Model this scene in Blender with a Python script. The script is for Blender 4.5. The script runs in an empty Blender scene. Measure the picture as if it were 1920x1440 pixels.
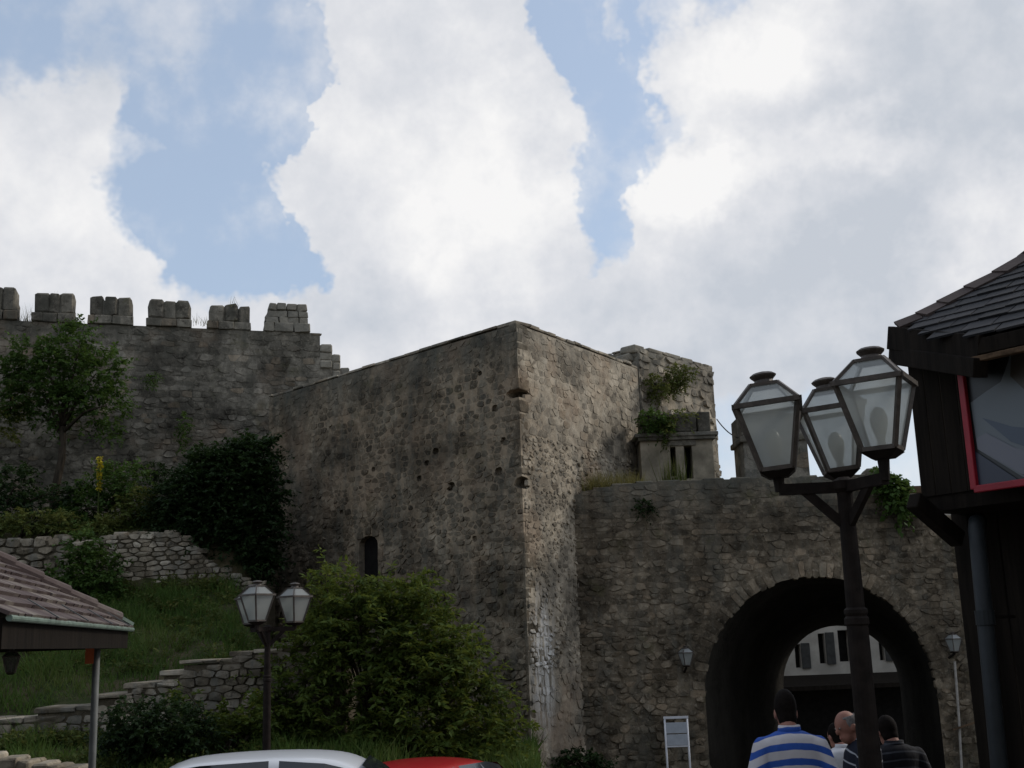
import bpy, bmesh, math, random
import numpy as np
from mathutils import Vector, Matrix

scene = bpy.context.scene
COL = scene.collection
rnd = random.Random(7)
nrg = np.random.default_rng(11)
rad = math.radians

# ------------------------------------------------------------------ camera
F_PX = 2200.0
PITCH, ROLL, CZ = rad(12.3), rad(2.0), 2.6
cF = np.array([0, math.cos(PITCH), math.sin(PITCH)])
cR0 = np.array([1.0, 0, 0])
cU0 = np.array([0, -math.sin(PITCH), math.cos(PITCH)])
cR = math.cos(ROLL) * cR0 - math.sin(ROLL) * cU0
cU = math.sin(ROLL) * cR0 + math.cos(ROLL) * cU0
cO = np.array([0, 0, CZ])
cam_data = bpy.data.cameras.new('camera')
cam = bpy.data.objects.new('camera', cam_data)
COL.objects.link(cam)
cam_data.sensor_width = 36.0
cam_data.lens = 36.0 * F_PX / 1920.0
cam_data.clip_start, cam_data.clip_end = 0.1, 3000.0
M = Matrix.Identity(4)
for i in range(3):
    M[i][0], M[i][1], M[i][2], M[i][3] = cR[i], cU[i], -cF[i], cO[i]
cam.matrix_world = M
scene.camera = cam

def ray(x, y):
    return cF + cR * (x - 960) / F_PX - cU * (y - 720) / F_PX
def at(x, y, Y):
    d = ray(x, y); return cO + d * (Y / d[1])
def atz(x, y, Z):
    d = ray(x, y); return cO + d * ((Z - CZ) / d[2])
def atplane(x, y, p, n):
    d = ray(x, y); return cO + d * (np.dot(np.array(p) - cO, n) / np.dot(d, n))
def proj(p):
    q = np.array(p) - cO; z = q @ cF
    return 960 + F_PX * (q @ cR) / z, 720 - F_PX * (q @ cU) / z

# ------------------------------------------------------------------ sky
SUN_TO = Vector((0.80, 0.33, 0.62)).normalized()      # direction towards the sun (behind thin cloud)
world = bpy.data.worlds.new('World'); scene.world = world; world.use_nodes = True
wt = world.node_tree; wt.nodes.clear()
def W(kind, **kw):
    n = wt.nodes.new(kind)
    for k, v in kw.items(): setattr(n, k, v)
    return n
def wl(a, b): wt.links.new(a, b)
def wmath(op, a, b=None, c=None, clamp=False):
    n = W('ShaderNodeMath', operation=op, use_clamp=clamp)
    for i, v in enumerate((a, b, c)):
        if v is None: continue
        if isinstance(v, (int, float)): n.inputs[i].default_value = v
        else: wl(v, n.inputs[i])
    return n.outputs[0]
def wvec(op, a, b=None):
    n = W('ShaderNodeVectorMath', operation=op)
    for i, v in enumerate((a, b)):
        if v is None: continue
        if isinstance(v, (tuple, list)): n.inputs[i].default_value = v
        else: wl(v, n.inputs[i])
    return n
wtc = W('ShaderNodeTexCoord')
wdir = wvec('NORMALIZE', wtc.outputs['Generated']).outputs[0]
sep = W('ShaderNodeSeparateXYZ'); wl(wdir, sep.inputs[0])
az = wmath('ARCTAN2', sep.outputs[0], sep.outputs[1])
el = wmath('ARCSINE', sep.outputs[2])
ae = W('ShaderNodeCombineXYZ'); wl(az, ae.inputs[0]); wl(el, ae.inputs[1])
# turbulent edge warp, shared by all clouds (works in direction space all round the sky)
def wnoise(scale, detail, rough, src=None, dist=0.0):
    n = W('ShaderNodeTexNoise'); n.inputs['Scale'].default_value = scale
    n.inputs['Detail'].default_value = detail; n.inputs['Roughness'].default_value = rough
    n.inputs['Distortion'].default_value = dist
    wl(src if src is not None else wdir, n.inputs['Vector']); return n
warpn = wnoise(8.0, 5.0, 0.66)
wc = wvec('SUBTRACT', warpn.outputs['Color'], (0.5, 0.5, 0.5)).outputs[0]
wsc = wvec('MULTIPLY', wc, (0.17, 0.15, 0.0)).outputs[0]
aew = wvec('ADD', ae.outputs[0], wsc).outputs[0]
def angles(x, y):
    d = ray(x, y); d = d / np.linalg.norm(d)
    return math.atan2(d[0], d[1]), math.asin(d[2])
def blob_sum(blobs, src):
    tot = None
    for (x, y, rx, ry, w, soft) in blobs:
        a, e = angles(x, y)
        s = wvec('SUBTRACT', src, (a, e, 0)).outputs[0]
        m = wvec('MULTIPLY', s, (F_PX / rx, F_PX / ry, 0)).outputs[0]
        ln = wvec('LENGTH', m).outputs['Value']
        mr = W('ShaderNodeMapRange', interpolation_type='SMOOTHSTEP')
        wl(ln, mr.inputs[0])
        mr.inputs[1].default_value = 1.0 - soft; mr.inputs[2].default_value = 1.0 + soft
        mr.inputs[3].default_value = w; mr.inputs[4].default_value = 0.0
        tot = mr.outputs[0] if tot is None else wmath('ADD', tot, mr.outputs[0])
    return tot
cloud_blobs = [
    (790, 60, 215, 170, 0.6, .25), (850, 230, 250, 190, 0.7, .2), (830, 430, 270, 170, 0.7, .2),
    (620, 215, 45, 50, 0.5, .3), (640, 385, 110, 75, 0.5, .25), (860, 590, 290, 140, 0.6, .4), (600, 640, 260, 60, .4, .6),
    (40, 330, 180, 190, 0.5, .45), (90, 500, 260, 130, 0.55, .4), (330, 560, 300, 80, 0.5, .4),
    (240, 145, 90, 60, 0.35, .6), (130, 215, 100, 70, .3, .6),
    (1400, 390, 220, 150, 0.6, .2), (1600, 330, 220, 140, 0.5, .4), (1480, 90, 260, 130, 0.6, .3), (1700, 180, 300, 280, 0.5, .4),
    (1480, 570, 370, 150, 0.6, .4), (1800, 480, 260, 220, 0.5, .4), (1110, 70, 66, 42, .62, .7), (1150, 60, 20, 30, .3, .7), (1120, 240, 50, 60, .2, .8), (1230, 640, 150, 120, .4, .5),
    (385, 190, 60, 80, .5, .9), (270, 300, 46, 32, .5, .9), (400, 340, 110, 36, .45, .9), (330, 120, 60, 40, .35, .9), (220, 60, 90, 60, .3, .9),
]
gap_blobs = [
    (400, 230, 200, 330, -0.75, .35), (470, 470, 130, 70, -0.5, .4), (450, 30, 120, 130, -.3, .5),
    (1105, 110, 95, 150, -0.85, .4), (1170, 230, 50, 90, -.5, .5), (1140, 380, 55, 170, -0.5, .5), (1425, 235, 70, 22, -.35, .5), (60, 60, 140, 90, -.35, .6),
    (1060, 330, 30, 120, -.2, .6),
]
grey_blobs = [
    (1560, 640, 520, 170, 0.40, .6), (1790, 170, 260, 200, 0.32, .6), (1680, 440, 150, 90, .25, .6),
    (120, 60, 200, 160, .2, .6), (700, 560, 130, 80, .26, .7), (780, 130, 110, 90, .16, .7), (430, 60, 200, 100, .2, .6), (1000, 200, 60, 120, .14, .7),
]
bright_blobs = [
    (900, 340, 170, 210, 0.30, .7), (1310, 340, 120, 80, 0.38, .5), (1560, 270, 130, 50, .3, .6), (1430, 90, 190, 100, .34, .6), (1880, 430, 130, 110, .35, .7), (120, 400, 200, 150, .15, .7), (820, 610, 110, 60, .22, .7),
]
base_n = wnoise(3.2, 4.0, 0.55, dist=.3)
field = wmath('MULTIPLY_ADD', base_n.outputs['Fac'], 0.55, 0.235)
field = wmath('ADD', field, blob_sum(cloud_blobs, aew))
field = wmath('ADD', field, blob_sum(gap_blobs, aew))
tone_f = wnoise(20.0, 4.0, .62)
fine = tone_f
field = wmath('MULTIPLY_ADD', wmath('SUBTRACT', fine.outputs['Fac'], .5), 0.55, field)
cmask = W('ShaderNodeMapRange', interpolation_type='SMOOTHSTEP')
wl(field, cmask.inputs[0]); cmask.inputs[1].default_value = 0.22; cmask.inputs[2].default_value = 0.86
# cloud tone
tone_n = wnoise(6.5, 4.0, .58)
tone = wmath('MULTIPLY_ADD', tone_n.outputs['Fac'], 0.60, 0.16)
tone = wmath('MULTIPLY_ADD', wmath('SUBTRACT', tone_f.outputs['Fac'], .5), 0.80, tone)
tone = wmath('SUBTRACT', tone, wmath('MULTIPLY', blob_sum(grey_blobs, aew), 0.85))
tone = wmath('ADD', tone, blob_sum(bright_blobs, aew), clamp=True)
ramp = W('ShaderNodeValToRGB'); wl(tone, ramp.inputs[0])
ramp.color_ramp.elements[0].color = (0.56, 0.60, 0.665, 1); ramp.color_ramp.elements[0].position = 0.05
ramp.color_ramp.elements[1].color = (0.93, 0.925, 0.925, 1); ramp.color_ramp.elements[1].position = 0.80
_e = ramp.color_ramp.elements.new(0.44); _e.color = (0.735, 0.75, 0.79, 1)
sky = W('ShaderNodeTexSky', sky_type='NISHITA'); sky.sun_disc = False
sky.sun_elevation = math.asin(SUN_TO.z); sky.sun_rotation = math.atan2(SUN_TO.x, SUN_TO.y)
sky.air_density, sky.dust_density, sky.ozone_density = 1.0, 1.6, 1.0
bg_sky = W('ShaderNodeBackground'); wl(sky.outputs[0], bg_sky.inputs[0]); bg_sky.inputs[1].default_value = 0.15
bg_cl = W('ShaderNodeBackground'); wl(ramp.outputs[0], bg_cl.inputs[0]); bg_cl.inputs[1].default_value = 1.0
bg_hz = W('ShaderNodeBackground'); bg_hz.inputs[0].default_value = (0.50, 0.61, 0.77, 1); bg_hz.inputs[1].default_value = 1.0   # high thin haze
mixh = W('ShaderNodeMixShader'); mixh.inputs[0].default_value = 0.55; wl(bg_sky.outputs[0], mixh.inputs[1]); wl(bg_hz.outputs[0], mixh.inputs[2])
wisp = W('ShaderNodeMapRange', interpolation_type='SMOOTHSTEP'); wl(wmath('MULTIPLY_ADD', tone_f.outputs['Fac'], .35, wmath('MULTIPLY', tone_n.outputs['Fac'], .65)), wisp.inputs[0])
wisp.inputs[1].default_value = 0.46; wisp.inputs[2].default_value = 0.66; wisp.inputs[3].default_value = 0.04; wisp.inputs[4].default_value = 0.62     # thin torn cloud in the blue
veil = wmath('MAXIMUM', cmask.outputs[0], wisp.outputs[0])
mixw = W('ShaderNodeMixShader'); wl(veil, mixw.inputs[0]); wl(mixh.outputs[0], mixw.inputs[1]); wl(bg_cl.outputs[0], mixw.inputs[2])
wo = W('ShaderNodeOutputWorld'); wl(mixw.outputs[0], wo.inputs[0])
world.cycles.sampling_method = 'MANUAL'; world.cycles.sample_map_resolution = 128

sun_d = bpy.data.lights.new('sun', 'SUN'); sun_d.energy = 1.5; sun_d.angle = rad(14); sun_d.color = (1.0, 0.93, 0.82)
sun = bpy.data.objects.new('sun', sun_d); COL.objects.link(sun)
sun.rotation_euler = SUN_TO.to_track_quat('Z', 'Y').to_euler(); sun.location = (20, 0, 40)
vs = scene.view_settings
vs.view_transform = 'Standard'; vs.look = 'None'; vs.exposure = 0.0; vs.gamma = 1.0; vs.use_curve_mapping = False
scene.cycles.max_bounces = 6; scene.cycles.diffuse_bounces = 3; scene.cycles.transparent_max_bounces = 12
scene.cycles.use_denoising = True

# ------------------------------------------------------------------ materials
class Mat:
    def __init__(s, name):
        s.m = bpy.data.materials.new(name); s.m.use_nodes = True
        s.t = s.m.node_tree; s.t.nodes.clear()
        s.out = s.n('ShaderNodeOutputMaterial')
    def n(s, kind, **kw):
        x = s.t.nodes.new(kind)
        for k, v in kw.items(): setattr(x, k, v)
        return x
    def l(s, a, b): s.t.links.new(a, b)
    def math(s, op, a, b=None, c=None, clamp=False):
        x = s.n('ShaderNodeMath', operation=op, use_clamp=clamp)
        for i, v in enumerate((a, b, c)):
            if v is None: continue
            if isinstance(v, (int, float)): x.inputs[i].default_value = v
            else: s.l(v, x.inputs[i])
        return x.outputs[0]
    def noise(s, vec, scale, detail=4, rough=.55, dist=0):
        x = s.n('ShaderNodeTexNoise'); x.inputs['Scale'].default_value = scale
        x.inputs['Detail'].default_value = detail; x.inputs['Roughness'].default_value = rough
        x.inputs['Distortion'].default_value = dist
        if vec is not None: s.l(vec, x.inputs['Vector'])
        return x.outputs['Fac']
    def scaled(s, vec, sc):
        x = s.n('ShaderNodeVectorMath', operation='MULTIPLY'); s.l(vec, x.inputs[0]); x.inputs[1].default_value = sc
        return x.outputs[0]
    def ramp(s, fac, stops, interp='LINEAR'):
        x = s.n('ShaderNodeValToRGB'); x.color_ramp.interpolation = interp
        els = x.color_ramp.elements
        els[0].position, els[0].color = stops[0][0], (*stops[0][1], 1)
        els[1].position, els[1].color = stops[-1][0], (*stops[-1][1], 1)
        for p, c in stops[1:-1]:
            e = els.new(p); e.color = (*c, 1)
        s.l(fac, x.inputs[0]); return x.outputs[0]
    def mix(s, fac, a, b, blend='MIX'):
        x = s.n('ShaderNodeMix', data_type='RGBA', blend_type=blend)
        for idx, v in ((0, fac), (6, a), (7, b)):
            if isinstance(v, (int, float)): x.inputs[idx].default_value = v
            elif isinstance(v, tuple): x.inputs[idx].default_value = (*v, 1)
            else: s.l(v, x.inputs[idx])
        return x.outputs[2]
    def smooth(s, v, a, b, lo=0., hi=1.):
        x = s.n('ShaderNodeMapRange', interpolation_type='SMOOTHSTEP'); s.l(v, x.inputs[0])
        for i, k in enumerate((a, b, lo, hi)): x.inputs[i + 1].default_value = k
        return x.outputs[0]
    def bsdf(s, color, rough=.8, metal=0, spec=.3, bump=None, bstr=.4, bdist=.02):
        p = s.n('ShaderNodeBsdfPrincipled')
        for key, v in (('Base Color', color), ('Roughness', rough), ('Metallic', metal), ('Specular IOR Level', spec)):
            if isinstance(v, (int, float)): p.inputs[key].default_value = v
            elif isinstance(v, tuple): p.inputs[key].default_value = (*v, 1)
            else: s.l(v, p.inputs[key])
        if bump is not None:
            b = s.n('ShaderNodeBump'); b.inputs['Strength'].default_value = bstr; b.inputs['Distance'].default_value = bdist
            s.l(bump, b.inputs['Height']); s.l(b.outputs[0], p.inputs['Normal'])
        return p
    def done(s, sh):
        s.l(sh.outputs[0] if hasattr(sh, 'outputs') else sh, s.out.inputs[0]); return s.m
    def pos(s): return s.n('ShaderNodeNewGeometry').outputs['Position']

def stone_mat(name, stops, lichen=(.16, .165, .15), lichen_amt=.5, moss=0., warm=None, top=None, lime=None, rough_bump=.5):
    """rubble stone: per-stone tone from the 'col' attribute, mottling, lichen blotches and rain streaks"""
    k = Mat(name); P = k.pos()
    at_ = k.n('ShaderNodeAttribute', attribute_name='col')
    sp = k.n('ShaderNodeSeparateColor'); k.l(at_.outputs['Color'], sp.inputs[0])
    big = k.noise(P, .55, 4, .6)
    mid = k.noise(P, 4.2, 5, .66)
    fin = k.noise(P, 17, 5, .68)
    v = k.math('MULTIPLY_ADD', sp.outputs[0], .42, k.math('MULTIPLY_ADD', mid, 1.15, -.29))
    v = k.math('MULTIPLY_ADD', k.math('SUBTRACT', big, .5), .55, v)
    c = k.ramp(v, stops)
    c = k.mix(k.smooth(sp.outputs[1], .86, .97, 0, .45), c, (.30, .225, .15))         # a few rusty stones
    c = k.mix(k.smooth(fin, .5, .75, 0, .45), c, (.42, .37, .285))
    dk = k.smooth(k.noise(P, 7.5, 6, .72), .53, .68, 0, .8)
    c = k.mix(dk, c, (.034, .029, .022))
    blo = k.noise(P, .75, 6, .68, .4)
    bl2 = k.smooth(blo, .36, .62, .48, 1.22)
    vv = k.n('ShaderNodeCombineXYZ')
    for q_ in range(3): k.l(bl2, vv.inputs[q_])
    c = k.mix(1.0, c, vv.outputs[0], 'MULTIPLY')
    # grey lichen and rain streaks
    st = k.noise(k.scaled(P, (2.4, 2.4, .33)), 1.6, 5, .65)
    lm = k.smooth(k.math('ADD', st, k.math('MULTIPLY', big, .3)), .60, .78, 0, lichen_amt)
    if top is not None:                       # grey lichen band under the wall head
        sz = k.n('ShaderNodeSeparateXYZ'); k.l(P, sz.inputs[0])
        zt = k.math('ADD', sz.outputs[2], k.math('MULTIPLY_ADD', st, 2.6, -1.3))
        lm = k.math('MAXIMUM', lm, k.smooth(zt, top[0], top[1], 0, top[2]))
    c = k.mix(lm, c, lichen)
    if moss:
        mm = k.smooth(k.noise(P, 1.9, 6, .7), .56, .70, 0, moss)
        c = k.mix(mm, c, (.085, .08, .034))
    if warm:
        wm = k.smooth(k.noise(P, .8, 5, .6), .50, .66, 0, warm)
        c = k.mix(wm, c, (.36, .25, .165))
    if lime is not None:                      # white lime run-off on the corner
        d = k.n('ShaderNodeVectorMath', operation='SUBTRACT'); k.l(P, d.inputs[0]); d.inputs[1].default_value = lime
        d2 = k.scaled(d.outputs[0], (1 / .5, 1 / .6, 1 / 1.6))
        ln = k.n('ShaderNodeVectorMath', operation='LENGTH'); k.l(d2, ln.inputs[0])
        stl = k.noise(k.scaled(P, (9, 9, 1.1)), 1.3, 5, .7)
        f = k.math('MULTIPLY', k.smooth(ln.outputs['Value'], .35, 1.1, 1, 0), k.smooth(stl, .40, .58))
        c = k.mix(f, c, (.72, .70, .66))
    bmp = k.math('ADD', k.math('MULTIPLY', mid, .8), k.math('MULTIPLY', fin, .6))
    return k.done(k.bsdf(c, .9, 0, .15, bmp, rough_bump, .035))

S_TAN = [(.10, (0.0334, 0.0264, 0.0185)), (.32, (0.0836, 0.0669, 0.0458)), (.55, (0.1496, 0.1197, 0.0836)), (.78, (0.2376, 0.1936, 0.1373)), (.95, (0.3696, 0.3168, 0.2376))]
S_GREY = [(.10, (.045, .040, .032)), (.32, (.105, .095, .076)), (.55, (.175, .158, .127)), (.78, (.265, .24, .195)), (.95, (.40, .365, .30))]
S_WARM = [(.12, (0.1120, 0.0952, 0.0717)), (.34, (0.2240, 0.1915, 0.1456)), (.55, (0.3472, 0.2957, 0.2240)), (.78, (0.4816, 0.4166, 0.3214)), (.95, (0.6720, 0.5992, 0.4816))]  # warm brown stone, brightened further for sun on the tower's right face
S_PALE = [(.10, (0.0978, 0.0812, 0.0567)), (.34, (0.1955, 0.1642, 0.1193)), (.55, (0.3030, 0.2591, 0.1955)), (.78, (0.4105, 0.3617, 0.2835)), (.95, (0.5376, 0.4887, 0.4008))]
limeP = tuple(at(1040, 1235, 20.2))
MS = dict(
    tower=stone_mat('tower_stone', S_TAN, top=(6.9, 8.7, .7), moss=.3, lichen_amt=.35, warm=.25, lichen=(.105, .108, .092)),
    sunny=stone_mat('tower_warm_sunlit_stone', S_WARM, top=(7.0, 8.6, .5), warm=.35, lichen_amt=.3, lichen=(.24, .225, .19), lime=limeP),  # lighter warm stone, with the right face's sunlight put into its colour
    gate=stone_mat('gate_stone', S_TAN, top=(4.2, 5.9, .7), moss=.4, lichen_amt=.3, lichen=(.12, .122, .104)),
    curtain=stone_mat('curtain_stone', S_GREY, moss=.35, lichen_amt=.35, warm=.2, top=(9.4, 10.7, .75), lichen=(.085, .082, .066)),
    merlon=stone_mat('merlon_stone', S_GREY, lichen_amt=.6, lichen=(.085, .082, .066), moss=.4),
    turret=stone_mat('turret_stone', S_WARM, top=(7.6, 8.8, .7), lichen_amt=.55, moss=.3, lichen=(.19, .185, .16)),
    dry=stone_mat('field_stone', S_PALE, lichen_amt=.4, moss=.15),
    pillar=stone_mat('pillar_stone', S_GREY, lichen_amt=.4, moss=.2),
)
def mortar_mat(name, a, b, top=None, dark=.5):
    k = Mat(name); P = k.pos()
    n1 = k.noise(P, 1.1, 6, .65); n2 = k.noise(P, 14, 6, .7)
    c = k.mix(k.smooth(n1, .35, .65), a, b)
    c = k.mix(k.smooth(n2, .45, .7, 0, dark), c, (.035, .031, .025))
    if top is not None:
        sz = k.n('ShaderNodeSeparateXYZ'); k.l(P, sz.inputs[0])
        st = k.noise(k.scaled(P, (2.4, 2.4, .33)), 1.6, 5, .65)
        zt = k.math('ADD', sz.outputs[2], k.math('MULTIPLY_ADD', st, 2.6, -1.3))
        c = k.mix(k.smooth(zt, top[0], top[1], 0, top[2]), c, (.15, .155, .14))
    bm_ = k.math('ADD', n2, k.noise(P, 4, 5, .6))
    return k.done(k.bsdf(c, .95, 0, .1, bm_, .8, .06))
MM = dict(
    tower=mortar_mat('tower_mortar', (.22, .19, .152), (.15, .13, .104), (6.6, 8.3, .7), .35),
    sunny=mortar_mat('tower_warm_sunlit_mortar', (.36, .29, .225), (.22, .175, .135), None, .4),
    gate=mortar_mat('gate_mortar', (.19, .165, .128), (.125, .11, .086), (3.9, 5.6, .7), .4),
    curtain=mortar_mat('curtain_mortar', (.19, .178, .148), (.13, .12, .10), None, .4),
    dry=mortar_mat('earth_joint', (.115, .096, .066), (.07, .06, .042), dark=.6),
)
VAULT = mortar_mat('shade_dark_vault_stone', (.035, .031, .025), (.016, .014, .011), None, .7)  # near-black: the passage's shade is put into the stone colour
def plain(name, col, rough=.6, metal=0., spec=.4, var=.25, scale=8., bstr=.15):
    k = Mat(name); tc = k.n('ShaderNodeTexCoord').outputs['Object']
    n = k.noise(tc, scale, 5, .6)
    dark = tuple(x * (1 - var) for x in col); lite = tuple(min(1, x * (1 + var)) for x in col)
    return k.done(k.bsdf(k.mix(k.smooth(n, .3, .7), dark, lite), rough, metal, spec, n, bstr, .01))
def wood(name, col, axis=(1, 1, .08), scale=18):
    k = Mat(name); tc = k.n('ShaderNodeTexCoord').outputs['Object']
    g = k.noise(k.scaled(tc, axis), scale, 6, .65); b = k.noise(tc, 1.4, 3, .5)
    c = k.mix(k.smooth(g, .3, .7), tuple(x * .55 for x in col), tuple(x * 1.35 for x in col))
    c = k.mix(k.smooth(b, .45, .7, 0, .4), c, tuple(x * .6 for x in col))
    return k.done(k.bsdf(c, .85, 0, .1, g, .35, .01))
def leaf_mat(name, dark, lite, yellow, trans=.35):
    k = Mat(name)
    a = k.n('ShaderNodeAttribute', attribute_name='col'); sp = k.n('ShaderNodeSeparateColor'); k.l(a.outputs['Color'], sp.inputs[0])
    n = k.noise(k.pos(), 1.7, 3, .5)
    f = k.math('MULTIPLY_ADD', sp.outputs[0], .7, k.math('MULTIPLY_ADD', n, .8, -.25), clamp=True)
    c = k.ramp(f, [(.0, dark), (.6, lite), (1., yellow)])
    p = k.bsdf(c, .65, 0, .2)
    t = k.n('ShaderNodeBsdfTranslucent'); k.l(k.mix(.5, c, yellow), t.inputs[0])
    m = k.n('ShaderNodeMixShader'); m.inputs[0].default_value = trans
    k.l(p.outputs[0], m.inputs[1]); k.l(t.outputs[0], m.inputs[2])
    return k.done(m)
L_TREE = leaf_mat('tree_leaf', (.022, .050, .010), (.055, .105, .02), (.11, .16, .035))
L_SHRUB = leaf_mat('shrub_leaf', (.026, .050, .008), (.078, .118, .019), (.18, .195, .035), .4)
L_DARK = leaf_mat('dark_leaf', (.008, .018, .005), (.018, .038, .010), (.05, .085, .02), .25)
L_WEED = leaf_mat('weed_leaf', (.032, .05, .010), (.085, .115, .025), (.19, .18, .05))
L_DRY = leaf_mat('dry_grass', (.075, .07, .02), (.17, .155, .05), (.28, .25, .09))
L_GRASS = leaf_mat('grass_blade', (.035, .075, .012), (.075, .14, .025), (.15, .17, .05))
L_YEL = leaf_mat('yellow_petal', (.35, .28, .02), (.55, .45, .03), (.65, .55, .06))
BARK = wood('bark', (.045, .036, .026), (1, 1, .2), 22)
WOOD_DARK = wood('dark_timber', (.013, .010, .0075), (1, 1, .08), 20)
WOOD_BROWN = wood('brown_timber', (.10, .065, .04), (.1, 1, 1), 20)
IRON = plain('dark_iron', (.016, .012, .010), .75, .0, .12, .3, 14)
IRON_LT = plain('lamp_frame_metal', (.075, .062, .052), .5, .2, .4, .3, 20)
STEEL = plain('grey_steel', (.12, .125, .12), .6, .0, .3, .15)
COPPER = plain('green_gutter', (.15, .20, .165), .5, .1, .4, .3, 10)
WHITE_P = plain('white_paint', (.52, .53, .56), .5, 0, .4, .06)
PIPE = plain('pipe_plastic', (.020, .024, .027), .55, 0, .25, .12)
CREAM = plain('cream_plaster', (.36, .335, .29), .9, 0, .2, .18, 1.5)
PLAST = plain('weathered_plaster', (.27, .235, .175), .9, 0, .2, .4, 2.2, .4)
DARKIN = plain('interior_shade', (.012, .011, .010), .9, 0, .1)  # near-black colour in place of the shade inside openings
SHUT = plain('shutter_paint', (.04, .04, .037), .7, 0, .2)
RED_F = plain('red_frame_paint', (.27, .008, .02), .45, 0, .4, .15)
RUST = plain('rust_red_paint', (.42, .10, .035), .7, 0, .3, .2)

def glass_mat(name, tint, transp=.5, gloss=.12):
    k = Mat(name); tc = k.n('ShaderNodeTexCoord').outputs['Object']
    n = k.noise(k.scaled(tc, (1, 1, .5)), 9, 5, .6)
    tr = k.n('ShaderNodeBsdfTransparent'); tr.inputs[0].default_value = (.85, .87, .87, 1)
    tl = k.n('ShaderNodeBsdfTranslucent'); k.l(k.mix(k.smooth(n, .3, .7), tuple(x * .8 for x in tint), tint), tl.inputs[0])
    df = k.n('ShaderNodeBsdfDiffuse'); df.inputs[0].default_value = (*tint, 1)
    m0 = k.n('ShaderNodeMixShader'); m0.inputs[0].default_value = .35; k.l(tl.outputs[0], m0.inputs[1]); k.l(df.outputs[0], m0.inputs[2])
    gl = k.n('ShaderNodeBsdfGlossy'); gl.inputs['Roughness'].default_value = .12
    m1 = k.n('ShaderNodeMixShader'); k.l(k.math('MULTIPLY_ADD', n, .35, transp - .17), m1.inputs[0])
    k.l(m0.outputs[0], m1.inputs[1]); k.l(tr.outputs[0], m1.inputs[2])
    m2 = k.n('ShaderNodeMixShader'); m2.inputs[0].default_value = gloss; k.l(m1.outputs[0], m2.inputs[1]); k.l(gl.outputs[0], m2.inputs[2])
    return k.done(m2)
LGLASS = glass_mat('lamp_glass', (.56, .59, .58), .34, .06)
LGLASS2 = glass_mat('frosted_lamp_glass', (.50, .52, .50), .25, .06)
def simple(name, col, rough=.3, metal=0, spec=.5, coat=0):
    k = Mat(name); p = k.bsdf(col, rough, metal, spec); p.inputs['Coat Weight'].default_value = coat; return k.done(p)
CARGLASS = simple('car_glass', (.02, .024, .028), .06, 0, .8)
CARWHITE = simple('white_car_paint', (.62, .64, .67), .3, 0, .5, .5)
CARRED = simple('red_car_paint', (.40, .012, .018), .3, 0, .5, .6)
TYRE = simple('tyre_rubber', (.02, .02, .02), .85)
RIM = simple('wheel_rim', (.4, .4, .41), .35, .8)
LAMPL = simple('headlight_lens', (.6, .6, .62), .1)
TAILL = simple('tail_light_lens', (.35, .02, .02), .2)
SKIN = plain('skin', (.27, .125, .09), .6, 0, .35, .12, 12)
HAIR = plain('dark_hair', (.007, .005, .004), .85, 0, .08, .3, 60)
HAIRG = plain('grey_hair', (.16, .15, .145), .6, 0, .3, .3, 60)
JEANS = plain('dark_denim', (.03, .038, .06), .9, 0, .1)
SHOE = plain('shoe_leather', (.03, .025, .02), .5)
EYEW = simple('eye_white', (.3, .28, .26), .5)
EYEB = simple('eye_iris', (.03, .02, .015), .2)
LIP = simple('lip', (.30, .10, .085), .5)
BULB = simple('bulb_glass', (.62, .60, .52), .25)
def stripe_mat(name, a, b, period, duty, wob=.012):
    k = Mat(name); tc = k.n('ShaderNodeTexCoord').outputs['Object']
    s = k.n('ShaderNodeSeparateXYZ'); k.l(tc, s.inputs[0])
    dx = k.math('ABSOLUTE', s.outputs[0])
    z = k.math('MULTIPLY_ADD', k.math('POWER', dx, 2.0), .75, s.outputs[2])       # stripes dip towards the shoulders
    z = k.math('MULTIPLY_ADD', k.noise(tc, 5, 3, .5), wob * 2, z)
    f = k.math('FRACT', k.math('DIVIDE', z, period))
    m = k.math('MULTIPLY', k.smooth(f, .02, .06), k.smooth(f, duty, duty + .05, 1, 0))
    fold = k.noise(k.scaled(tc, (1, 1, .5)), 9, 3, .5)
    return k.done(k.bsdf(k.mix(m, a, b), .85, 0, .15, fold, .5, .03))
SHIRT1 = stripe_mat('blue_white_striped_cotton', (.50, .48, .50), (.03, .085, .34), .078, .46)
SHIRT2 = stripe_mat('navy_striped_cotton', (.012, .014, .024), (.30, .31, .34), .075, .16)
SHIRT3 = stripe_mat('charcoal_striped_cotton', (.012, .012, .015), (.055, .058, .068), .06, .22)
def shingle_mat(name, stops):
    k = Mat(name); a = k.n('ShaderNodeAttribute', attribute_name='col'); sp = k.n('ShaderNodeSeparateColor'); k.l(a.outputs['Color'], sp.inputs[0])
    P = k.pos(); n = k.noise(P, 16, 5, .65); b = k.noise(P, 2.0, 4, .6)
    f = k.math('MULTIPLY_ADD', sp.outputs[0], .6, k.math('MULTIPLY_ADD', b, .6, k.math('MULTIPLY_ADD', n, .3, -.28)))
    return k.done(k.bsdf(k.ramp(f, stops), .8, 0, .25, n, .4, .01))
TILE_RED = shingle_mat('red_brown_tile', [(.1, (.055, .038, .037)), (.45, (.092, .068, .063)), (.7, (.15, .125, .108)), (.95, (.25, .22, .19))])
SLATE = shingle_mat('dark_slate', [(.1, (.012, .0125, .014)), (.5, (.025, .0255, .028)), (.9, (.045, .043, .045))])
SLATE_R = shingle_mat('brown_hip_slate', [(.1, (.03, .022, .019)), (.5, (.055, .040, .035)), (.9, (.085, .064, .057))])
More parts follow.
